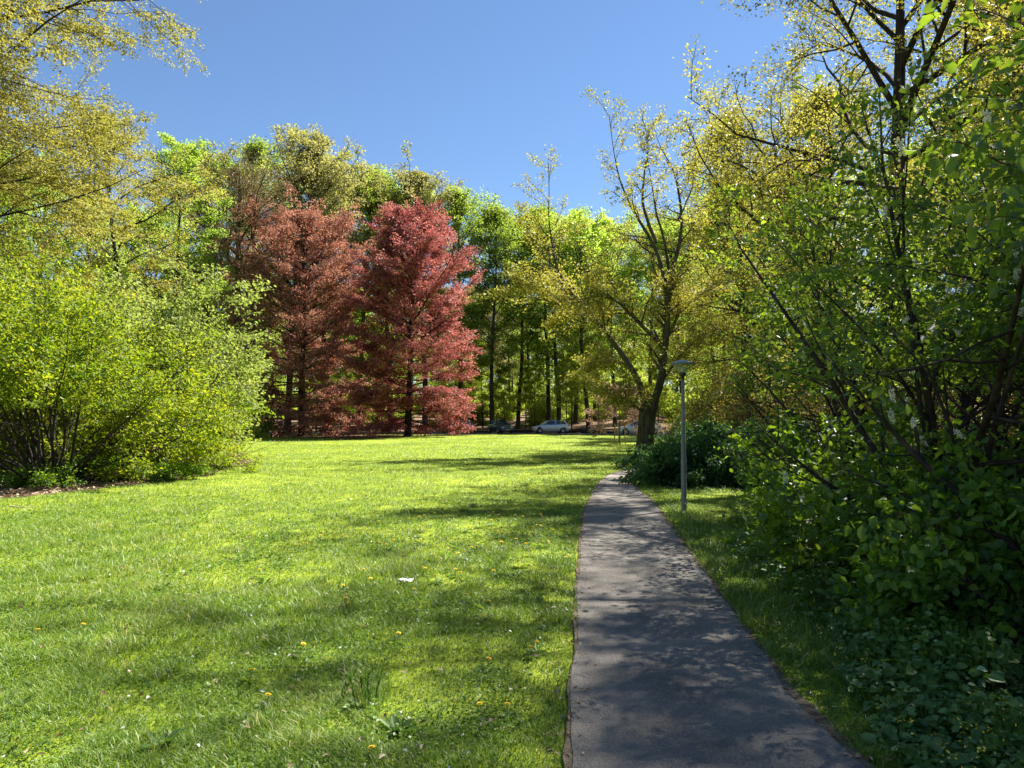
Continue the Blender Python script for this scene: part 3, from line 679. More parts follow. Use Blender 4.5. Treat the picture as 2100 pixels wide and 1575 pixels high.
y_at = lambda px, off: next(d for d in np.arange(60, 110, .05) if d > road_near((px - 1050) / F * d) + off)
for px, off, rz, colr, lab, kw in [(1128, 5.2, .10, (.60, .62, .64), 'silver hatchback with dark alloy wheels on the road, side on between the tree trunks', {}),
                                 (1026, 4.2, 2.05, (.05, .085, .13), 'dark blue small car facing the lawn with a yellow number plate', dict(L=3.6, Wd=1.62, Hh=1.5)),
                                 (938, 5.0, .05, (.16, .19, .28), 'blue grey car half hidden behind the red copper beech branches', dict(L=4.1)),
                                 (1310, 4.2, -.12, (.62, .66, .70), 'white car partly hidden behind the oak trunk and sapling', dict(L=4.3, Hh=1.5))]:
    d = y_at(px, off); car(lab, carpos(px, d), rz, colr, **kw)

# ================================================================== TREES
R_ = math.radians
# --- copper beeches
cenv = lambda u: (.95 + .18 * u if u < .28 else (1.0 - .05 * (u - .28) / .3 if u < .58 else max(.22, .95 - .75 * ((u - .58) / .42) ** 1.7)))
c1 = tree('copper_beech', 101, 22.3, .36, .035, 7.6, cenv, n1=118, el=(-.22, 1.2), n2=9, n3=6, k=18, leaf=(.19, .11), mats=('copper', 'barkdark'), trop=.035, spread=.16, flat=.75, lop=.16, wob=.09, tone=(.28, .35, .42), l2=.42, minr=.012, side=(R_(190), .10), tp=1.1)
c2 = tree('crimson_beech', 102, 21.3, .33, .04, 6.1, cenv, n1=110, el=(-.2, 1.2), n2=9, n3=6, k=19, leaf=(.19, .11), mats=('crimson', 'barkdark'), trop=.04, spread=.16, flat=.75, lop=.18, wob=.09, tone=(.28, .35, .42), l2=.42, minr=.012, side=(R_(-20), .04), tp=1.1)
place(c1, -20.2, 70.5, label='broad copper beech with orange red leaves sweeping to the ground, left of its crimson neighbour', cat='tree')
place(c2, -9.6, 67.6, rz=0, label='crimson copper beech with darker red leaves, right of the orange red one', cat='tree')

# --- forest beeches: prototypes
fb = []
fenv = lambda u: (.55 + 1.3 * u if u < .3 else (.95 if u < .6 else max(.15, .95 - .8 * ((u - .6) / .4) ** 2)))
for i, (sd, H, Rr, cr) in enumerate([(201, 31, 6.0, .24), (202, 32, 6.6, .28), (203, 29, 5.6, .20), (204, 33, 6.2, .30)]):
    fb.append(tree('beech_tree', sd, H, .34, cr, Rr, fenv, n1=46, el=(.15, 1.25), n2=8, n3=5, k=12, leaf=(.27, .17), mats=('beech', 'barkbeech'), lean=(random.uniform(-.03, .03), 0), trop=.02, spread=.28, flat=.65, tone=(.25, .35, .45), minr=.02, trunkw=.025, topr=.12))
ol = tree('pale_green_beech', 205, 31, .36, .34, 6.4, fenv, n1=44, el=(.3, 1.25), n2=8, n3=5, k=15, leaf=(.24, .15), mats=('olive', 'barkbeech'), trop=.03, spread=.25, flat=.5, tone=(.3, .35, .4), minr=.025, topr=.14)
ol2 = tree('pale_green_beech', 215, 30, .36, .30, 6.0, fenv, n1=44, el=(.3, 1.25), n2=8, n3=5, k=15, leaf=(.24, .15), mats=('olive', 'barkbeech'), trop=.03, spread=.25, flat=.5, tone=(.3, .35, .4), minr=.025, topr=.14)
us = [shrub('understorey_beech', 301 + i, 9, 6.5, 3.2, n2=8, n3=5, k=26, leaf=(.20, .13), mats=('under', 'barkbeech'), simple=True, flat=.8, spread=.22, r0=.05, minr=.01, tone=(.3, .35, .35), l3min=.5) for i in range(2)]
FB = 'beech trees of the wood behind the road'
def topH(px, py, d, base): return float((at(px, py, d)[2] - base))
front = [(590, 288, 84, 'ol', 'tall pale green beech rising behind the orange red copper beech'), (668, 322, 88, 'ol2', 'tall pale green beech behind the gap between both red crowns, left one'), (735, 352, 92, 'fb0', 'green beech showing its top between the two red crowns'),
         (800, 380, 94, 'fb2', 'green beech directly behind the left half of the crimson beech'), (872, 352, 90, 'ol2', 'yellow green beech topping the crown of the crimson beech'), (948, 395, 91, 'fb1', 'bright green beech just right of the crimson crown top'),
         (1008, 432, 88, 'fb0', 'beech whose dark trunk stands above the blue car'), (1062, 440, 93, 'fb3', 'beech with slim trunk between the blue and the silver car'), (1127, 425, 95, 'fb1', 'beech with the thickest trunk behind the silver car'),
         (1146, 440, 92, 'fb2', 'beech standing close beside the thickest trunk behind the silver car'), (1207, 440, 88, 'fb3', 'beech with leaning dark trunk right of the silver car'), (1262, 450, 92, 'fb0', 'beech behind the staked sapling'), (1330, 455, 90, 'fb1', 'beech behind the mossy oak trunk'),
         (1400, 450, 86, 'fb2', 'beech directly behind the lamp post'), (1470, 430, 84, 'fb3', 'beech in the wood right of the lamp post'), (1550, 400, 80, 'fb0', 'beech behind the right hand shrubs, farther right than the lamp'),
         (520, 300, 92, 'fb1', 'beech behind the brown bare tree'), (440, 300, 90, 'ol', 'pale beech behind the slender green tree on the left'), (1180, 470, 104, 'ol', 'pale beech deep behind the silver car')]
pm = dict(ol=ol, ol2=ol2, fb0=fb[0], fb1=fb[1], fb2=fb[2], fb3=fb[3])
Hs = dict(ol=31, ol2=30, fb0=31, fb1=32, fb2=29, fb3=33)
occ = []
for px, py, d, kd, lab in front:
    x = (px - 1050) / F * d; b = float(hz(x, d)); H = topH(px, py, d, b); s = H / Hs[kd]
    sxy = min(1.12, max(.85, s)); place(pm[kd], x, d, random.uniform(0, 6), sxy, label=lab, group=FB, szf=s / sxy); occ.append((x, d))
rf = np.random.default_rng(77)
keys = ['fb0', 'fb1', 'fb2', 'fb3', 'ol2']
for row, y0 in enumerate([106, 121, 139, 160, 184]):
    st = 9.5 + row * 1.3
    x = -62 - row * 6
    while x < 46 + row * 5:
        xx, yy = x + rf.normal(0, 2), y0 + rf.normal(0, 3)
        kd = keys[rf.integers(0, 5)]
        if yy > road_near(xx) + 10 and abs(xx / yy) < .78:
            s = rf.uniform(.66, .80) if row < 3 else rf.uniform(.62, .78)
            side_ = 'left half' if xx < -8 else ('middle' if xx < 14 else 'right half')
            place(pm[kd], xx, yy, rf.uniform(0, 6), s, label='background beech deep in the %s of the wood beyond the road' % side_, group='background beeches deep in the wood, ' + side_)
        x += st
for i in range(84):
    yy = rf.uniform(92, 175); xx = rf.uniform(-.5, .33) * yy
    if yy < road_near(xx) + 9: continue
    place(us[i % 2], xx, yy, rf.uniform(0, 6), rf.uniform(.6, 1.25), label='sunlit young beech growing low between the trunks of the wood', cat='young tree', group='young beeches under the wood')
# thin saplings of the wood
r = np.random.default_rng(5); g = Geo(); tk = empty('thin_tree'); P, RR = trunk(r, g, 11, .09, (.02, 0)); g.obj('trunk', M['barkdark'], tk)
gl_ = Geo(); gb_ = Geo(); pr_ = []
for i in range(16):
    az = i * 2.4; p, T = interpP(P, .3 + .68 * i / 16); pr_.append((branch(r, p, [math.cos(az), math.sin(az), .4], 2.0 * (1.1 - i / 20), 5, .1), np.linspace(.02, .008, 6)))
for a_, b_ in pr_: tube(gb_, a_, b_, 4)
foliate(r, gb_, gl_, pr_, 6, 4, 12, leaf=(.2, .13), spread=.18, flat=.8, minr=.008); gb_.obj('branches', M['barkdark'], tk); gl_.obj('crown', M['under'], tk)
for i, px in enumerate([972, 990, 1035, 1078, 1096, 1163, 1172, 1228, 700, 745, 775, 650, 1292, 1350]):
    d = rf.uniform(86, 98); x = (px - 1050) / F * d
    if d < road_near(x) + 7.5: d = float(road_near(x)) + 8.5
    place(tk, (px - 1050) / F * d, d, rf.uniform(0, 6), rf.uniform(.7, 1.1), label='thin dark young trunk among the front trees of the wood', cat='young tree', group='thin young trees at the front of the wood')
# far wood
def far_wood():
    r = np.random.default_rng(31); n = 230000; g = Geo()
    x = r.uniform(-210, 190, n); y = r.uniform(206, 245, n)
    top = 21 + 7 * vnoise(x, y, 14, 2) + 4 * vnoise(x, y, 5, 4); z = hz(x, y) + r.random(n) ** 1.3 * top
    c = vnoise(x + z * .7, z * 1.6, 6, 3); k = r.random(n) < .35 + .9 * c; x, y, z = x[k], y[k], z[k]; n = len(x)
    D = r.normal(0, 1, (n, 3)); N = norm(np.array([0, -.2, 1]) + r.normal(0, .6, (n, 3))); s = r.uniform(.6, 1.3, n)
    leaves(g, np.stack([x, y, z], 1), D, N, .95 * s, .6 * s, r.random(n), simple=True)
    o = g.obj('far_wood', M['under']); tag(o, 'mass of sunlit green foliage at the far end of the wood', 'woodland', kind='stuff')
far_wood()
# logs beside the road
for px, L, w_, lab in [(1168, 2.6, .22, 'dark log lying behind the road, right of the silver car'), (1075, 3.2, .18, 'dark log lying behind the road between blue and silver car'), (972, 3.4, .2, 'dark log lying behind the road, left of the blue car'), (1225, 3.8, .28, 'thick log behind the road near the sapling')]:
    r = np.random.default_rng(px); d = y_at(px, 7.4); P = branch(r, [0, 0, 0], [1, .1, 0], L, 6, .05); g = Geo(); tube(g, P, np.linspace(w_ * 1.2, w_ * .8, 7), 9)
    q = carpos(px - L * 9, d); o = g.obj('log', M['barkdark'], loc=(q[0], q[1], float(hz(*q)) + w_ * .9), smooth=True); tag(o, lab, 'log', 'logs along the far side of the road')

# --- left trees
w1 = tree('pale_lime_tree', 401, 27, .45, .16, 12.2, lambda u: (.75 + 1.0 * u if u < .25 else (1.0 if u < .62 else max(.15, 1 - .85 * ((u - .62) / .38) ** 1.8))), n1=74, el=(-.12, 1.15), n2=12, n3=8, k=42, leaf=(.125, .08), mats=('paleyellow', 'barkdark'), spread=.11, flat=.45, trop=.03, tone=(.3, .4, .35), droop=.15, minr=.014, lop=.10)
place(w1, -28.9, 31, R_(200), label='huge pale yellow green tree filling the upper left of the picture', cat='tree')
w2 = tree('pale_yellow_tree', 402, 20.5, .24, .42, 5.2, egg, n1=30, el=(.1, 1.2), n2=8, n3=5, k=15, leaf=(.13, .08), mats=('paleyellow', 'barkdark'), spread=.18, flat=.4, tone=(.4, .35, .3), minr=.014, lop=.3, wob=.14)
d = 45; place(w2, (262 - 1050) / F * d, d, 1, topH(262, 245, d, 0) / 20.5, label='slim pale yellow tree with bare lower trunk beside the huge pale tree', cat='tree')
w3 = tree('slender_green_tree', 403, 25, .28, .30, 5.0, lambda u: max(.2, 1 - .6 * u), n1=30, el=(-.1, .9), n2=8, n3=6, k=19, leaf=(.17, .11), mats=('beech', 'barkdark'), spread=.16, flat=.9, tone=(.15, .35, .4), minr=.018, lop=.4, l2=.5)
d = 60; place(w3, (366 - 1050) / F * d, d, 2, topH(366, 285, d, 0) / 25, label='slender green tree with straight dark trunk and layered sprays, left of the brown tree', cat='tree')
w4 = tree('brown_budding_tree', 404, 26, .42, .36, 7.4, egg, n1=22, el=(.45, 1.2), n2=11, n3=10, k=7, leaf=(.13, .08), mats=('bud', 'barkoak'), spread=.12, flat=.1, tone=(.3, .4, .3), minr=.026, lop=.3, wob=.2, l2=.5, rfac=.6)
d = 66; place(w4, (476 - 1050) / F * d, d, 0, topH(476, 300, d, 0) / 26, label='brown nearly leafless tree with forked dark trunk left of the orange red beech', cat='tree')
for px, py, d, kd, lab in [(60, 330, 58, 'fb1', 'green beech hidden behind the huge pale tree, far left'), (170, 400, 52, 'fb2', 'green beech behind the left shrubs, under the pale tree'), (300, 420, 74, 'fb3', 'green beech between the slim yellow and the slender green tree'), (-60, 300, 46, 'fb0', 'green beech at the left edge behind the shrubs'),
                           (420, 520, 80, 'fb0', 'lower green beech behind the slender green tree'), (230, 520, 84, 'fb2', 'green beech far behind the pale yellow tree')]:
    x = (px - 1050) / F * d; s = topH(px, py, d, 0) / Hs[kd]; place(pm[kd], x, d, random.uniform(0, 6), max(s, .5), label=lab, group='beeches behind the shrubs on the left')
for i, (px, d, s) in enumerate([(40, 36, 1.2), (160, 42, 1.0), (300, 50, 1.1), (380, 40, .8), (450, 58, 1.0), (500, 64, .9), (-80, 30, 1.2), (240, 34, .9)]):
    place(us[i % 2], (px - 1050) / F * d, d, i * 1.3, s, label='green young tree in the wood behind the left shrubs', cat='young tree', group='young trees behind the left shrubs')

# --- left shrubs
def keepA(P):
    q = np.modf(np.abs(np.sin(P[:, 0] * 91.7 + P[:, 2] * 57.3)) * 431.7)[0]
    return (P[:, 2] > 1.9) | (P[:, 0] > 1.7) | (q < .10) | (P[:, 1] > 1.6)
sA = shrub('hazel_shrub', 501, 40, 5.0, 4.3, keep=keepA, base=.55, n2=9, n3=6, k=17, leaf=(.095, .06), mats=('hazel', 'barkdark'), simple=False, flat=.4, r0=.042, s0=.33, tone=(.18, .4, .35), trop=-.015, spread=.09, tipv=.5, tilt=(.05, .85))
place(sA, -11.6, 18.6, 0, 1, label='large yellow green shrub with many dark stems fanning from its foot', cat='shrub')
sB = shrub('yellow_green_shrub', 502, 26, 3.6, 3.1, base=.5, n2=9, n3=6, k=16, leaf=(.085, .055), mats=('hazel', 'stem'), simple=False, flat=.5, r0=.03, s0=.2, tone=(.36, .3, .28), trop=-.05, spread=.09, tilt=(.1, 1.05), tipv=.4)
place(sB, -11.3, 22.0, 0, 1, label='rounded yellow green shrub spreading low over the lawn, right of the fanning stems', cat='shrub')
sC = shrub('tall_green_shrub', 503, 30, 7.9, 4.6, base=.8, n2=9, n3=6, k=17, leaf=(.10, .065), mats=('hazel', 'barkdark'), simple=False, flat=.5, r0=.05, s0=.3, tone=(.12, .35, .3), spread=.11, tilt=(.02, .75), tipv=.5)
place(sC, -17.6, 22.5, 1, 1, label='tall bright green shrub at the left edge of the picture', cat='shrub')
place(sB, -15.2, 25.5, 2, 1.6, label='orange tinged shrub rising behind the one with fanning stems', cat='shrub')
sD = shrub('pale_green_shrub', 504, 24, 8.2, 2.9, base=.5, n2=9, n3=6, k=13, leaf=(.12, .085), mats=('maple', 'stem'), simple=False, flat=.4, r0=.04, s0=.2, tone=(.3, .35, .3), spread=.11, tilt=(.02, .8))
place(sD, -11.9, 26.5, 0, 1, label='tall pale green shrub beside the left edge of the orange red beech', cat='shrub')
place(sD, -17.0, 31.5, 2, 1.05, label='second pale green shrub, behind and left of the tall pale one', cat='shrub')
lw = shrub('low_bramble', 505, 16, .55, .8, base=.3, n2=5, n3=3, k=9, leaf=(.07, .05), mats=('dogwood', 'stem'), simple=False, r0=.006, tone=(.35, .3, .3), spread=.05, tilt=(.2, 1.1), minr=.002)
for i, (px, py, s) in enumerate([(10, 1002, .6), (60, 1000, .5), (150, 985, 1.1), (215, 985, 1.1), (290, 975, 1.0), (100, 1000, .9), (350, 985, .8), (20, 960, .9), (440, 965, .7), (400, 975, .6)]):
    p = G(px, py); place(lw, p[0], p[1], i * 1.7, s, label='low green bramble growing in the leaf litter under the left shrubs', cat='bramble', group='low brambles under the left shrubs')
r = np.random.default_rng(6); g = Geo(); p = G(20, 1042); tube(g, branch(r, [0, 0, .04], [1, .15, .02], 1.1, 7, .08), np.linspace(.013, .004, 8), 5); o = g.obj('fallen_branch', plain('bleached wood', (.38, .28, .20), .8), loc=tuple(p), smooth=True); tag(o, 'bleached fallen twig lying on the grass edge at the far left', 'branch')
r = np.random.default_rng(7); g = Geo(); bs = empty('bare_twigs', tuple(G(470, 950)))
for q in range(5):
    P = branch(r, [0, 0, .0], [.9 + r.normal(0, .2), .2, .75 + r.normal(0, .25)], r.uniform(1.4, 2.3), 7, .1); tube(g, P, np.linspace(.009, .003, 8), 4)
    for z_ in range(7): p_, T_ = interpP(P, r.uniform(.35, 1)); tube(g, branch(r, p_, side_dir(r, T_, .5), .35, 3, .1), [.003, .0025, .002, .0015], 3)
g.obj('twigs', M['stem'], bs); tag(bs, 'bare grey twigs poking out of the shrub towards the lawn', 'twigs')
# ================================================================== THE MOSSY OAK
ob = G(1322, 937)
def limb(pts, r0, r1, d0=0., d1=0., sm=26):
    pts = [at(a, b, ob[1]) - ob for a, b in pts]; n = len(pts)
    pts = np.array(pts); dd = np.r_[0, np.cumsum(np.linalg.norm(np.diff(pts, axis=0), axis=1))]
    t = np.linspace(0, dd[-1], sm); P = np.stack([np.interp(t, dd, pts[:, k]) for k in range(3)], 1)
    for _ in range(2): P[1:-1] = (P[:-2] + P[1:-1] * 2 + P[2:]) / 4
    P[:, 1] += np.linspace(d0, d1, sm); P += np.r_[0, 1, .6][None] * 0
    P[2:] += np.cumsum(np.random.default_rng(int(pts[0][2] * 99 + n)).normal(0, .012, (sm - 2, 3)), 0)
    return P, np.maximum(r0 * np.linspace(1, 0, sm) ** 1.05 * .92, r1 * .8)
gb, gl = Geo(), Geo(); r = np.random.default_rng(600)
tr = [(at(a, b, ob[1]) - ob, w) for a, b, w in [(1318, 950, .60), (1320, 940, .50), (1322, 925, .42), (1324, 900, .385), (1326, 870, .37), (1328, 846, .38), (1332, 830, .36), (1340, 812, .30)]]
tube(gb, [q[0] for q in tr], [q[1] for q in tr], 16)
limbs = [([(1326, 850), (1318, 800), (1311, 773), (1284, 733), (1253, 689), (1218, 644), (1191, 609), (1164, 582), (1144, 542), (1135, 493), (1129, 449), (1128, 404), (1130, 364), (1127, 312)], .17, .02, 0, 1.2),
         ([(1334, 846), (1350, 800), (1357, 764), (1361, 711), (1364, 662), (1360, 600), (1349, 547), (1331, 502), (1302, 462), (1271, 418), (1252, 355), (1243, 300), (1240, 265)], .20, .018, 0, -1.5),
         ([(1362, 650), (1370, 600), (1380, 551), (1395, 498), (1402, 449), (1400, 387), (1388, 329), (1358, 271), (1347, 215)], .14, .015, -.3, 1.5),
         ([(1335, 512), (1318, 470), (1304, 430), (1307, 378), (1312, 330), (1300, 280)], .09, .012, -1.2, -2),
         ([(1376, 560), (1364, 480), (1347, 430), (1338, 347), (1328, 285), (1335, 240)], .08, .012, .3, .8),
         ([(1361, 722), (1345, 700), (1320, 680), (1284, 649), (1249, 622), (1213, 618), (1169, 627), (1130, 625)], .12, .015, -.2, -2.2),
         ([(1326, 850), (1305, 835), (1284, 822), (1262, 814), (1249, 813), (1225, 800), (1205, 790)], .085, .012, -.1, -2),
         ([(1360, 690), (1378, 640), (1385, 590), (1381, 560)], .06, .02, .2, 1.0),
         ([(1212, 640), (1190, 642), (1168, 640), (1140, 655)], .05, .012, 0, 1.5),
         ([(1300, 760), (1285, 740), (1260, 735), (1230, 745), (1205, 765)], .05, .01, .2, 2.2),
         ([(1364, 700), (1400, 640), (1440, 600), (1500, 570), (1560, 560)], .08, .015, 0, 1.5),
         ([(1180, 590), (1130, 570), (1080, 575), (1045, 590), (1020, 600)], .06, .012, .3, -.5),
         ([(1400, 440), (1430, 380), (1450, 320), (1440, 240)], .05, .012, 1.0, 2.5),
         ([(1352, 790), (1380, 740), (1420, 700), (1460, 680)], .07, .012, 0, -1.5),
         ([(1145, 545), (1110, 505), (1090, 470), (1070, 420), (1062, 385)], .04, .01, .8, 2)]
prim = []
for pts, a, b, d0, d1 in limbs:
    P, R = limb(pts, a, b, d0, d1); tube(gb, P, R, 8); prim.append((P, R))
# upper canopy: sparse; lower canopy: denser
foliate(r, gb, gl, prim[:6] + prim[12:13] + prim[14:], 14, 7, 13, l2=.21, l3=.5, leaf=(.10, .07), spread=.09, flat=.1, tone=(.35, .35, .3), s0=.33, minr=.007, trop2=.02, nseg2=5)
foliate(r, gb, gl, [p for i_, p in enumerate(prim) if i_ in (5, 6, 7, 8, 9, 10, 11, 13)], 14, 7, 20, l2=.42, l3=.5, leaf=(.115, .08), spread=.12, flat=.6, tone=(.35, .35, .3), s0=.15, minr=.007)
foliate(r, gb, gl, [(prim[0][0][6:20], prim[0][1][6:20]), (prim[1][0][2:12], prim[1][1][2:12])], 16, 7, 19, l2=.45, l3=.5, leaf=(.115, .08), spread=.12, flat=.5, tone=(.35, .35, .3), s0=.1, minr=.007)
oak = empty('oak_tree', tuple(ob)); gb.obj('trunk', M['barkoak'], oak, smooth=True); gl.obj('crown', M['oakleaf'], oak)
tag(oak, 'mossy oak with thick grey trunk forking low, yellow young leaves against the sky', 'tree')

# --- staked sapling
sb = G(1271, 913); root = empty('staked_sapling', tuple(sb)); r = np.random.default_rng(61); g, gl = Geo(), Geo()
P, RR = trunk(r, g, 3.9, .035, (.01, 0), .01, n=8, flare=1.1, k=7, top=.3); prim = []
for i in range(15):
    az = i * 2.4; p, T = interpP(P, .25 + .72 * i / 15); e = .25
    Pq = branch(r, p, [math.cos(az), math.sin(az), e], 2.5 * (1.05 - i / 19), 6, .1, -.015); prim.append((Pq, np.linspace(.016, .005, 7))); tube(g, Pq, prim[-1][1], 4)
foliate(r, g, gl, prim, 7, 4, 14, leaf=(.12, .065), spread=.07, flat=.4, minr=.004, tone=(.3, .4, .3), simple=True)
g.obj('trunk', M['barkoak'], root, smooth=True); gl.obj('crown', M['sapleaf'] if 'sapleaf' in M else leafmat('orange young leaves', [(.16, .10, .05), (.30, .19, .08), (.42, .26, .08)], mix=.4, tmul=(1.4, 1.3, .8), vary=0), root)
M['wood'] = plain('weathered stake', (.27, .19, .12), .8, noise=.3)
for sx, sy in ((-.33, -.12), (.30, -.12), (.0, .32)):
    g = Geo(); tube(g, [[sx * 1.12, sy * 1.1, -.1], [sx, sy, .8], [sx * .97, sy * .97, 1.35]], [.04, .038, .036], 8); g.obj('stake', M['wood'], root)
g = Geo(); lathe(g, [(.12, .0), (.15, .35), (.14, .9), (.10, 1.1)], 10); 
g = Geo(); tube(g, [[-.33, -.12, 1.2], [0, -.02, 1.18], [.30, -.12, 1.2]], [.02] * 3, 5); g.obj('tree_tie', M['trim'], root)
g = Geo(); lathe(g, [(.42, .0), (.40, .06), (.34, .05), (.05, .03)], 14); g.obj('root_mound', M['litter'], root)
tag(root, 'young orange leaved sapling held by wooden stakes on the far lawn', 'sapling')

# --- oaks and trees on the right
o1 = tree('spring_oak', 701, 17, .32, .24, 7.6, dome, n1=34, el=(.05, 1.2), n2=12, n3=7, k=18, leaf=(.085, .058), mats=('oakleaf', 'barkdark'), spread=.10, flat=.3, trop=.02, tone=(.3, .35, .3), wob=.17, minr=.010, lop=.25, rfac=.5, simple=True)
o2 = tree('spring_oak', 702, 19, .36, .22, 7.0, dome, n1=36, el=(.05, 1.2), n2=10, n3=7, k=15, leaf=(.11, .075), mats=('oakleaf', 'barkdark'), spread=.13, flat=.4, trop=.02, tone=(.25, .35, .35), wob=.15, minr=.012, lop=.3, rfac=.45)
place(o1, 10.9, 21.3, .4, 1.13, label='yellow leaved oak whose twigs reach into the sky at the upper right', cat='tree')
o3 = tree('spring_oak', 703, 21, .34, .58, 6.8, dome, n1=30, el=(.2, 1.1), n2=9, n3=6, k=11, leaf=(.10, .068), mats=('oakleaf', 'barkdark'), spread=.14, flat=.4, trop=.02, tone=(.3, .35, .3), wob=.15, minr=.010, lop=.3, rfac=.5)
place(o3, 12.2, 12.8, 0, 1.0, label='high crowned oak just outside the right edge, shading the near lawn', cat='tree')
place(o2, 13.0, 40, 3.1, 1.02, label='tall yellow oak behind the right side of the mossy oak crown', cat='tree')
place(o1, 12.8, 9.0, 2.6, .98, label='oak standing over the nearest shrubs at the right edge', cat='tree')
place(o2, 13.5, 33, .4, .92, label='yellow green oak directly right of the mossy oak crown', cat='tree')
place(o2, 19.5, 27, 2.2, 1.05, label='tall yellow green oak behind the upper right shrubs', cat='tree')
place(o2, 18.5, 45, 4.2, 1.0, label='yellow green oak between the lamp post and the upper right oak, farther back', cat='tree')
place(o1, 20, 17, 4.2, 1.1, label='oak at the right edge behind the bird cherries', cat='tree')
place(o2, 26, 38, 1, 1.05, label='oak deep on the right, behind the other oaks', cat='tree')
for x, y, kd, s, lab in [(24, 58, 'fb2', .74, 'green beech behind the lamp post foliage'), (17, 58, 'fb0', .62, 'low green beech between mossy oak and lamp post'), (31, 48, 'fb1', .8, 'green beech deep behind the right hand oaks'), (34, 30, 'fb3', .75, 'green beech far right behind the bird cherries'), (36, 66, 'fb0', .8, 'green beech at the road end right of the lamp post'), (22, 70, 'fb3', .75, 'beech by the road right of the mossy oak'),
                       (28, 20, 'fb2', .7, 'green beech behind the cherries at the right edge')]:
    place(pm[kd], x, y, x, s, label=lab, group='beeches on the right side')
bb = shrub('budding_shrub', 710, 22, 4.2, 2.9, base=.5, n2=9, n3=6, k=12, leaf=(.075, .05), mats=('brownbush', 'stem'), simple=True, flat=.3, r0=.03, s0=.15, tone=(.3, .35, .3), spread=.11, tilt=(.05, .95), minr=.005)
for i, (x, y, s, lab) in enumerate([(8.6, 25.5, .95, 'brownish budding shrub behind the lamp post'), (11.5, 23, 1.2, 'brownish budding shrub right of the lamp post, behind the dark hedge'), (10.9, 30.5, 1.25, 'olive shrub just right of the mossy oak trunk'), (15, 29, 1.5, 'taller olive shrub behind the budding shrubs'),
                                  (13.5, 38, 1.5, 'olive shrub far behind the lamp post'), (15, 20, 1.4, 'olive shrub behind the bird cherries'), (18, 50, 1.7, 'olive shrub deep behind the lamp post'), (10, 17.5, 1.0, 'olive shrub between dark hedge and bird cherries'), (17, 14, 1.5, 'olive shrub at the right edge behind the cherries')]):
    place(bb, x, y, i * 1.1, s, label=lab, cat='shrub', group='olive budding shrubs on the right')
dh = shrub('evergreen_shrub', 720, 40, 1.2, 1.6, base=.5, n2=9, n3=6, k=20, leaf=(.085, .05), mats=('laurel', 'stem'), flat=.4, r0=.016, s0=.12, tone=(.25, .35, .3), spread=.07, tilt=(.05, 1.15), droop=.3, minr=.003, trop=-.05)
for i, (x, y, s, lab) in enumerate([(4.9, 19.2, .98, 'dark green shrub bulging over the bend of the path'), (6.6, 18.6, .92, 'dark green shrub right behind the lamp post'), (8.3, 18.2, .95, 'dark green shrub right of the lamp post'), (5.9, 21.3, 1.15, 'dark green shrub at the foot of the mossy oak, behind the bulging one'), (8, 21.5, 1.2, 'dark green shrub in the second row behind the lamp post'), (6.5, 28.6, .7, 'small dark shrub against the right side of the mossy oak trunk')]):
    place(dh, x, y, i * 1.3, s, label=lab, cat='shrub', group='dark evergreen shrubs by the bend of the path')
for i_, (x, y, s_) in enumerate([(11.5, 8.6, .42), (13.2, 11.5, .5), (10.8, 6.2, .36), (12.5, 15.5, .5)]): place(us[i_ % 2], x, y, i_ * 1.7, s_, label='sunlit green undergrowth seen between the stems of the bird cherries', cat='shrub', group='undergrowth behind the bird cherries')
place(us[0], 9.0, 33.5, 2, .62, label='bright young beech leaves right of the mossy oak trunk', cat='young tree')
place(us[1], 12.5, 42, 1, .9, label='young beech between mossy oak and lamp post, farther back', cat='young tree')

# --- bird cherries, close on the right
def cherry(name, seed, loc, H, R, nst, lf, k, tilt=(.05, .85), thin=0., mats=('cherry', 'barkdark'), r0=.05, **kw):
    def keep(P):
        x, y, z = P[:, 0] + loc[0], P[:, 1] + loc[1], P[:, 2]
        lim = 1.8 + .035 * y + .45 * np.clip((1.9 - z) / 1.9, 0, 1) + .5 * np.clip(z - 4.5, 0, 9) * (1 + 1.9 * (y > 6)) + .22 * np.sin(y * 2.1 + z * 1.7) + .12 * np.sin(z * 4.1 + y)
        lim = np.where(y > 7.5, np.maximum(lim, np.where(z < 3.3, .275, .24) * y + .15 * np.sin(z * 5 + y * 3)), lim)
        lim = np.where(y < 3.2, lim + (3.2 - y) * .25, lim)
        q = z - 1.3; gx, gy = x - (3.7 + .729 * q), y - (8.5 + .595 * q); gap = (q > .5) & (gx ** 2 + gy ** 2 < .85 ** 2)  # opening added in the foliage along the sun's ray to light the low shrub
        return (x > lim) & (z > .05) & (y > 1.35) & ~gap & ((z > 2.1) | (np.modf(np.abs(np.sin(P[:, 0] * 83.1 + P[:, 2] * 61.7)) * 377.3)[0] > thin))
    def bnd(P):
        nonlocal thin
        t_, thin = thin, 0.; k_ = keep(P + np.array([-.18, 0, .1])); thin = t_; return k_
    o = shrub(name, seed, nst, H, R, keep=keep, bound=bnd, leaf=lf, k=k, tilt=tilt, mats=mats, simple=False, r0=r0, **kw)
    o.location = (loc[0], loc[1], 0); USED.add(o.name); return o
kwc = dict(thin=.72, n2=10, n3=7, flat=.45, spread=.075, tone=(.18, .5, .35), s0=.22, droop=.35, trop=-.012, l2=.42, base=.5)
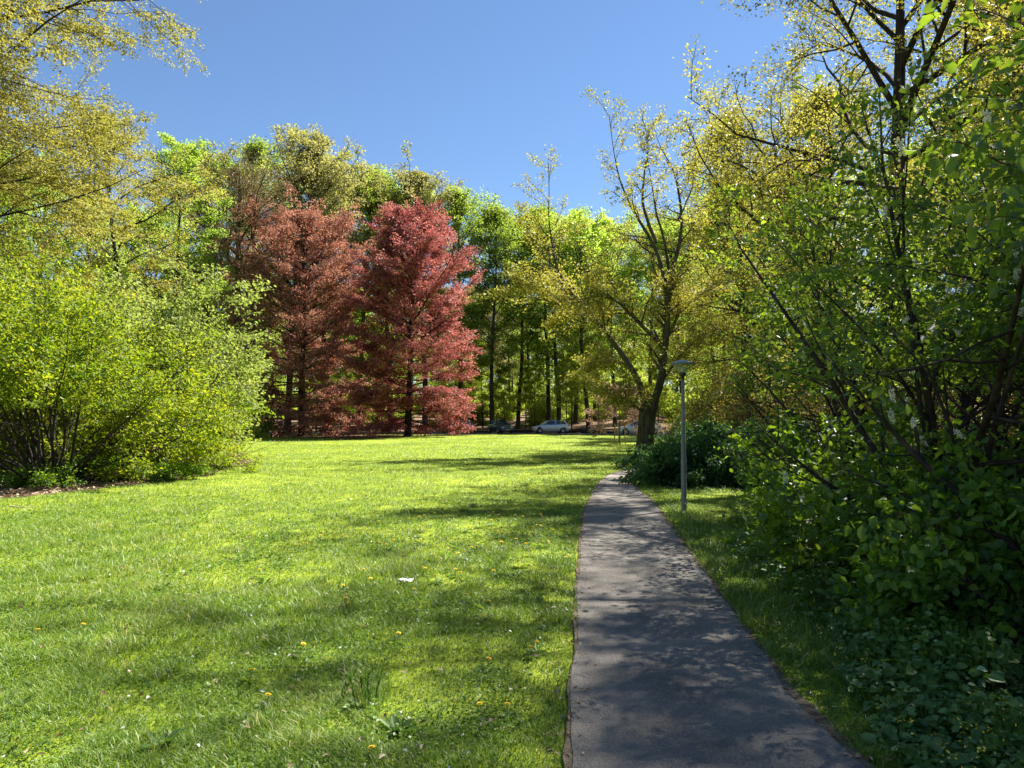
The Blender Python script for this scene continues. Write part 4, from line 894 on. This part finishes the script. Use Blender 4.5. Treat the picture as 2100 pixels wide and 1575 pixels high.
specs = [('bird_cherry', 801, (4.5, 4.4), 6.2, 3.1, 20, (.088, .052), 12, 'bird cherry nearest the camera at the right edge, with large leaves and white flower spikes'),
         ('bird_cherry', 802, (4.6, 7.2), 7.2, 3.5, 22, (.078, .045), 15, 'bird cherry behind the nearest one, its dark stems leaning over the path'),
         ('bird_cherry', 803, (5.2, 10.2), 7.6, 3.9, 22, (.076, .044), 17, 'bird cherry whose long twigs reach left towards the lamp post'),
         ('bird_cherry', 804, (6.8, 12.6), 8.6, 3.9, 21, (.078, .046), 16, 'bird cherry farthest back in the row on the right'),
         ('bird_cherry', 805, (7.6, 8.6), 8.4, 3.6, 21, (.078, .046), 14, 'bird cherry in the second row on the right, behind the leaning stems')]
CHR = []
for nm, sd, loc, H, R, ns, lf, k, lab in specs:
    o = cherry(nm, sd, loc, H, R, ns, lf, k, **kwc); tag(o, lab, 'shrub', 'bird cherries along the right of the path'); CHR.append((o, loc))
# low leafy shrubs at their feet
kwl = dict(n2=7, n3=5, flat=.4, spread=.06, tone=(.3, .4, .3), s0=.15, droop=.15, trop=-.04, l2=.5, base=.4, minr=.0025)
for sd, loc, H, R, ns, k, lab in [(811, (4.1, 8.9), 2.1, 1.5, 28, 10, 'low round leaved shrub catching the sun beside the right verge'), (812, (3.7, 6.9), 1.75, 1.35, 28, 10, 'low round leaved shrub in front of the sunlit one, nearer to the camera'),
                              (813, (5.2, 11.6), 1.5, 1.4, 22, 9, 'low round leaved shrub behind the sunlit one, towards the lamp'), (814, (3.8, 5.2), 1.3, 1.2, 24, 9, 'low round leaved shrub in deep shade beside the ground cover'), (815, (5.3, 6.6), 1.5, 1.3, 22, 8, 'low round leaved shrub in the shade behind the front ones, under the leaning stems')]:
    o = cherry('dogwood_shrub', sd, loc, H, R, ns, (.075, .058), k, tilt=(.05, 1.1), mats=('dogwood', 'stem'), r0=.012, **kwl); tag(o, lab, 'shrub', 'low shrubs at the foot of the bird cherries')
# white flower spikes
M['blossom'] = plain('cream blossom', (.62, .62, .50), .7)
r = np.random.default_rng(82); g = Geo()
tube(g, [[0, 0, 0], [.004, 0, -.05], [.006, 0, -.11]], [.002, .002, .001], 4)
n = 70; s = r.random(n); az = r.uniform(0, 6.28, n); rad = .012 * (1.1 - .5 * s)
C = np.stack([np.cos(az) * rad + .004, np.sin(az) * rad, -.015 - .10 * s], 1)
leaves(g, C, np.stack([np.cos(az), np.sin(az), r.normal(0, .5, n)], 1), r.normal(0, 1, (n, 3)), .011, .009, .5, simple=True)
leaves(g, C, r.normal(0, 1, (n, 3)), r.normal(0, 1, (n, 3)), .010, .009, .5, simple=True)
fme = g.mesh('flower_spike', M['blossom'])
for o, loc in CHR[:3]:
    S3, D3, L3 = SHT[o.name]; W = S3 + D3 * L3[:, None] + np.array([loc[0], loc[1], 0])
    px = W[:, 0] / W[:, 1]; k = (px < .72) & (W[:, 1] > 1.9) & (W[:, 2] < 1.7 + .6 * W[:, 1]) & (W[:, 2] > .6); ids = np.where(k)[0]
    # prefer outer twigs facing the camera
    order = ids[np.argsort(W[ids, 1] + r.uniform(0, 1.2, len(ids)))][:90]; pick = order[r.choice(len(order), min(16, len(order)), False)] if len(order) else []
    for q in pick:
        f = bpy.data.objects.new('flower_spike', fme); link(f, o); f.location = tuple(S3[q] + D3[q] * L3[q]); s_ = r.uniform(.8, 1.25); f.scale = (s_,) * 3; f.rotation_euler = (r.normal(0, .5), r.normal(0, .5), r.uniform(0, 6))

# --- ground cover (variegated) and verge weeds
def cover():
    r = np.random.default_rng(83); n = 26000; g = Geo()
    y = r.uniform(1.6, 9.5, n); e = path_x(y)[1]; x = e + np.abs(r.normal(0, 1, n)) * 1.1 + .10 + .33 * np.clip((y - 3.8) / 2, 0, 1) + .25 * vnoise(y * 3, y, .8, 4)
    k = (x < 6) & (r.random(n) < np.interp(y, [3.8, 5, 7], [1, .6, .2])); x, y = x[k], y[k]; e = path_x(y)[1]; n = len(x)
    h = np.clip((x - e) * .38, .03, .5) * (.15 + 1.1 * vnoise(x, y, .3, 9)); 
    z = h * r.uniform(.35, 1.05, n)
    az = r.uniform(0, 6.28, n); D = np.stack([np.cos(az), np.sin(az), r.normal(.1, .35, n)], 1); N = norm(np.array([-.15, -.25, 1]) + r.normal(0, .35, (n, 3)))
    s = r.uniform(.35, 1.0, n) + .6 * (r.random(n) < .15); v = np.clip(.2 + .5 * r.random(n) * vnoise(x, y, .6, 12) * 1.6 + np.where(r.random(n) < .05, .4, 0), 0, 1)
    leaves(g, np.stack([x, y, z], 1), D, N, .058 * s, .046 * s, v, fold=.25, curl=.15)
    # stems
    m = 2500; q = r.integers(0, n, m); b = np.stack([x[q], y[q], np.zeros(m)], 1); t = b + np.stack([r.normal(0, .04, m), r.normal(0, .04, m), h[q]], 1); w = np.array([.0022, 0, 0])
    g.add(np.stack([b - w, b + w, t + w, t - w], 1).reshape(-1, 3), np.arange(m * 4).reshape(-1, 4), .3)
    o = g.obj('ground_cover', M['cover']); tag(o, 'variegated green ground cover beneath the shrubs at the lower right', 'ground cover', kind='stuff')
    g = Geo(); c = [(1980, 1540), (2010, 1560), (1935, 1530), (1990, 1490), (2030, 1520), (1900, 1330), (1775, 1340), (1950, 1555), (1690, 1275), (2050, 1500), (1720, 1320), (1860, 1480), (1600, 1300)]
    for a, b_ in c:
        p = G(a, b_ + 80); m = 9; ay = r.uniform(0, 6.28, m); P = np.stack([p[0] + r.normal(0, .03, m), p[1] + r.normal(0, .03, m), .18 + r.uniform(-.04, .06, m)], 1)
        leaves(g, P, np.stack([np.cos(ay), np.sin(ay), np.full(m, .5)], 1), r.normal(0, 1, (m, 3)), .018, .010, .5, simple=True)
    o = g.obj('yellow_flowers', M['yellow3']); tag(o, 'small yellow flowers among the ground cover at the lower right', 'flowers', kind='stuff')
M['yellow3'] = plain('soft yellow petals', (.75, .52, .04), .6)
cover()

# ================================================================== SKY, SUN, CAMERA
ELEV, AZ = R_(53.5), math.atan2(1.53, 1.25)   # azimuth from +Y towards +X
w = bpy.data.worlds.new('World'); S.world = w; w.use_nodes = True; nt = w.node_tree; bg = nt.nodes['Background']
sk = nt.nodes.new('ShaderNodeTexSky'); sk.sky_type = 'NISHITA'; sk.sun_disc = False; sk.sun_elevation = ELEV; sk.sun_rotation = AZ; sk.altitude = 0; sk.air_density = SKY[0]; sk.dust_density = SKY[1]; sk.ozone_density = SKY[2]
nt.links.new(sk.outputs[0], bg.inputs[0]); bg.inputs[1].default_value = SKY[3]
sd = Vector((math.sin(AZ) * math.cos(ELEV), math.cos(AZ) * math.cos(ELEV), math.sin(ELEV)))
ld = bpy.data.lights.new('sun', 'SUN'); ld.energy = SUN; ld.angle = R_(.53); ld.color = (1, .955, .88); lo = bpy.data.objects.new('sun', ld); COL.objects.link(lo); lo.rotation_euler = sd.to_track_quat('Z', 'Y').to_euler(); lo.location = (20, 20, 60)
cd = bpy.data.cameras.new('camera'); cd.sensor_width = 36; cd.lens = 36 * F / 2100; cd.clip_end = 3000; cd.clip_start = .05
co = bpy.data.objects.new('camera', cd); COL.objects.link(co); co.location = (0, 0, CAMZ); co.rotation_euler = (math.pi / 2 + PITCH, 0, 0); S.camera = co
S.view_settings.view_transform = 'Standard'; S.view_settings.look = 'None'; S.view_settings.gamma = 1; S.view_settings.exposure = EXPO
cy = S.cycles; cy.max_bounces = 8; cy.diffuse_bounces = 5; cy.glossy_bounces = 2; cy.transmission_bounces = 5; cy.transparent_max_bounces = 8; cy.use_denoising = False if DENOISE == 0 else True; cy.caustics_reflective = False; cy.caustics_refractive = False
cy.sample_clamp_indirect = 6; cy.blur_glossy = .5
S.render.use_persistent_data = False
